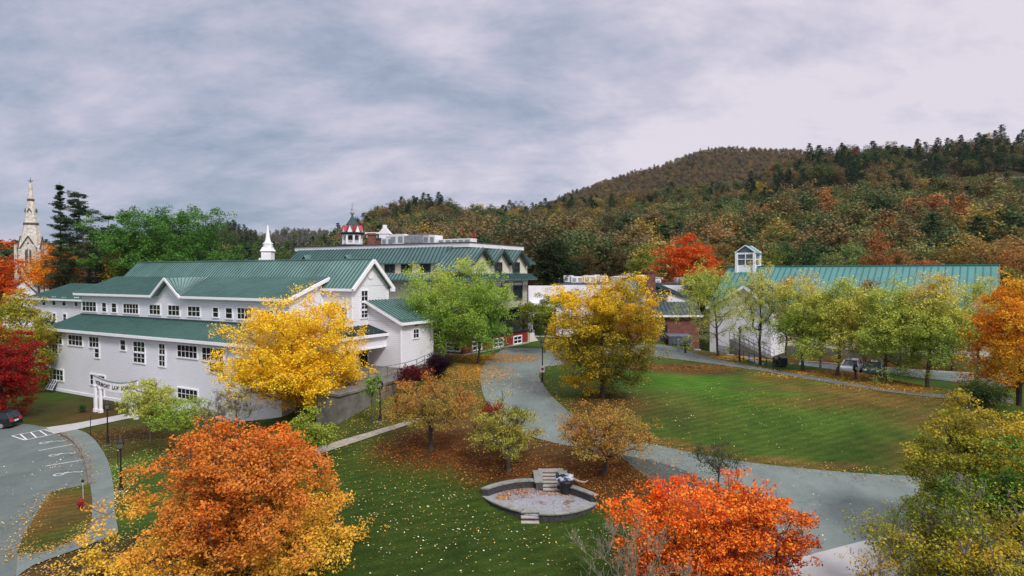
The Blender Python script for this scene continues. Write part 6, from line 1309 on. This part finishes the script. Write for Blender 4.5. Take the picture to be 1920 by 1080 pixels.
# ------------------------------------------------------------------ fallen leaves, one countless carpet
rng = np.random.default_rng(9)
LZ = [ # centre px, half width m, half depth m, count, palette
 (805,848,4.6,3.8,6000,C_((150,80,40),(175,105,50),(120,60,35))),(950,886,4.0,3.4,4800,C_((150,90,40),(185,130,60),(120,60,35))),(1130,892,4.0,3.2,4800,C_((150,90,40),(185,130,60),(110,60,35))),
 (930,672,6.5,4.5,9000,C_((215,165,60),(200,140,50),(180,110,45))),(900,700,4,6,5000,C_((215,165,60),(200,140,50))),(1130,755,4.0,3.0,1600,C_((170,110,50),(215,160,50))),(1290,690,7,3,6000,C_((120,75,40),(165,110,50))),
 (1400,672,8,2.6,7000,C_((205,150,60),(225,175,80))),(1560,703,8,2.6,7000,C_((205,150,60),(225,175,80))),(1700,724,8,2.6,6500,C_((205,150,60),(225,175,80))),(1600,760,14,4,1800,C_((170,135,60),(150,105,50))),
 (110,965,3.8,6.5,12000,C_((225,190,90),(205,160,65),(240,215,130))),(200,1050,8,4.5,4500,C_((220,180,110),(240,215,150),(190,130,60))),(230,820,7,6,2600,C_((165,130,65),(140,105,50))),(700,800,8,7,3000,C_((220,190,80),(200,160,60))),
 (850,990,10,6,1100,C_((235,230,190),(245,240,215),(225,205,120))),(960,900,14,10,3500,C_((215,180,100),(180,130,60))),(1300,780,14,12,700,C_((235,225,170),(225,200,120))),(1020,925,3.0,1.0,1200,C_((190,120,55),(160,95,45))),(1090,930,1.3,.7,600,C_((190,120,55),(200,140,65))),(940,935,1.0,.9,600,C_((190,130,55),(200,140,65))),
 (150,860,2.2,6,260,C_((230,215,170),(240,225,190))),(60,900,9,9,220,C_((225,220,200),(240,235,220))),(240,880,3,7,1800,C_((210,215,110),(190,190,80))),(960,720,5,6,900,C_((235,215,150),(225,190,100))),(1550,1000,9,6,220,C_((230,225,200),(235,215,160)))]
VV = []; CC = []
for px_, py_, rx_, ry_, n, pal in LZ:
    n = int(n*(.50 if n > 1500 else .40)); c = g(px_, py_); rr = np.sqrt(rng.random(n))*rng.uniform(.55, 1.05, n); th = rng.random(n)*6.283; x = c.x + rr*np.cos(th)*rx_; y = c.y + rr*np.sin(th)*ry_
    z = terrain(x, y) + .055; q = ((x-cxr)/(rx*1.0))**2 + ((y-cyr+.17*(x-cxr))/(ry*.98))**2; z = np.where(q < .62, zf + .02, z); k_ = ~((q >= .62) & (q < 1.4)); x, y, z = x[k_], y[k_], z[k_]; n = len(x)
    s = rng.uniform(.026, .058, n)*(1 + .010*np.maximum(y-35, 0)); a = rng.random(n)*6.283; t1, t2 = rng.normal(0, .25, n), rng.normal(0, .25, n)
    u = np.stack([np.cos(a), np.sin(a), t1], -1)*s[:, None]; v = np.stack([-np.sin(a), np.cos(a), t2], -1)*s[:, None]*.75; p = np.stack([x, y, z], -1)
    
    if n > 90 and (px_, py_) not in ((930,672),(900,700),(960,720),(150,860),(60,900)):
        pv_ = np.zeros(n, bool)
        for P_ in PAVED: pv_ |= inside(P_, x, y)
        if (px_, py_) == (110, 965): pv_ &= ~inside([tuple(g(*q)[:2]) for q in isl], x, y)
        k_ = ~pv_ | (rng.random(n) < .06); p, u, v = p[k_], u[k_], v[k_]; n = len(p)
    VV.append(np.stack([p-u, p+v, p+u, p-v], 1).reshape(-1, 3)); S_ = np.array(pal); CC.append(np.repeat(S_[rng.integers(0, len(S_), n)]*rng.uniform(.6, 1.05, (n, 1)), 4, 0))
for line, n, wd in ((drive_l, 2600, .8), (drive_r, 1800, .6), (up_u, 2000, .7), (up_l, 1800, .6), (kerb, 700, .35), (isl, 1400, .5)):
    L = np.array([tuple(g(*q)) for q in line]); k = rng.integers(0, len(L)-1, n); f = rng.random((n, 1)); p = L[k]*(1-f) + L[k+1]*f; x = p[:, 0] + rng.normal(0, wd, n)*.8; y = p[:, 1] + rng.normal(0, wd, n); z = terrain(x, y) + .10
    s = rng.uniform(.028, .06, n); a = rng.random(n)*6.283; u = np.stack([np.cos(a), np.sin(a), rng.normal(0, .25, n)], -1)*s[:, None]; v = np.stack([-np.sin(a), np.cos(a), rng.normal(0, .25, n)], -1)*s[:, None]*.75; p = np.stack([x, y, z], -1)
    VV.append(np.stack([p-u, p+v, p+u, p-v], 1).reshape(-1, 3)); S_ = np.array(C_((190,150,75),(160,115,55),(215,180,100),(130,90,50))); CC.append(np.repeat(S_[rng.integers(0, 4, n)]*rng.uniform(.6, 1.05, (n, 1)), 4, 0))
V = np.concatenate(VV); o = link('fallen_leaves', fast_mesh('fallen_leaves', V, np.arange(len(V)).reshape(-1, 4), M_LITTER, np.concatenate(CC))); o['kind'] = 'stuff'; o['label'] = 'fallen autumn leaves scattered over lawns and paths'

# ------------------------------------------------------------------ the air between here and the mountain
m = bpy.data.materials.new('haze'); m.use_nodes = True; t = m.node_tree; t.nodes.clear(); o_ = t.nodes.new('ShaderNodeOutputMaterial'); pv = t.nodes.new('ShaderNodeVolumePrincipled')
pv.inputs['Color'].default_value = (.80, .86, .95, 1); pv.inputs['Density'].default_value = .00004; pv.inputs['Anisotropy'].default_value = .2; t.links.new(pv.outputs[0], o_.inputs['Volume'])
mb = MB(); mb.box(-4200, 4200, -450, 3600, -4, 330); hz = mb.build('haze', m); hz['kind'] = 'stuff'; hz.display_type = 'WIRE'
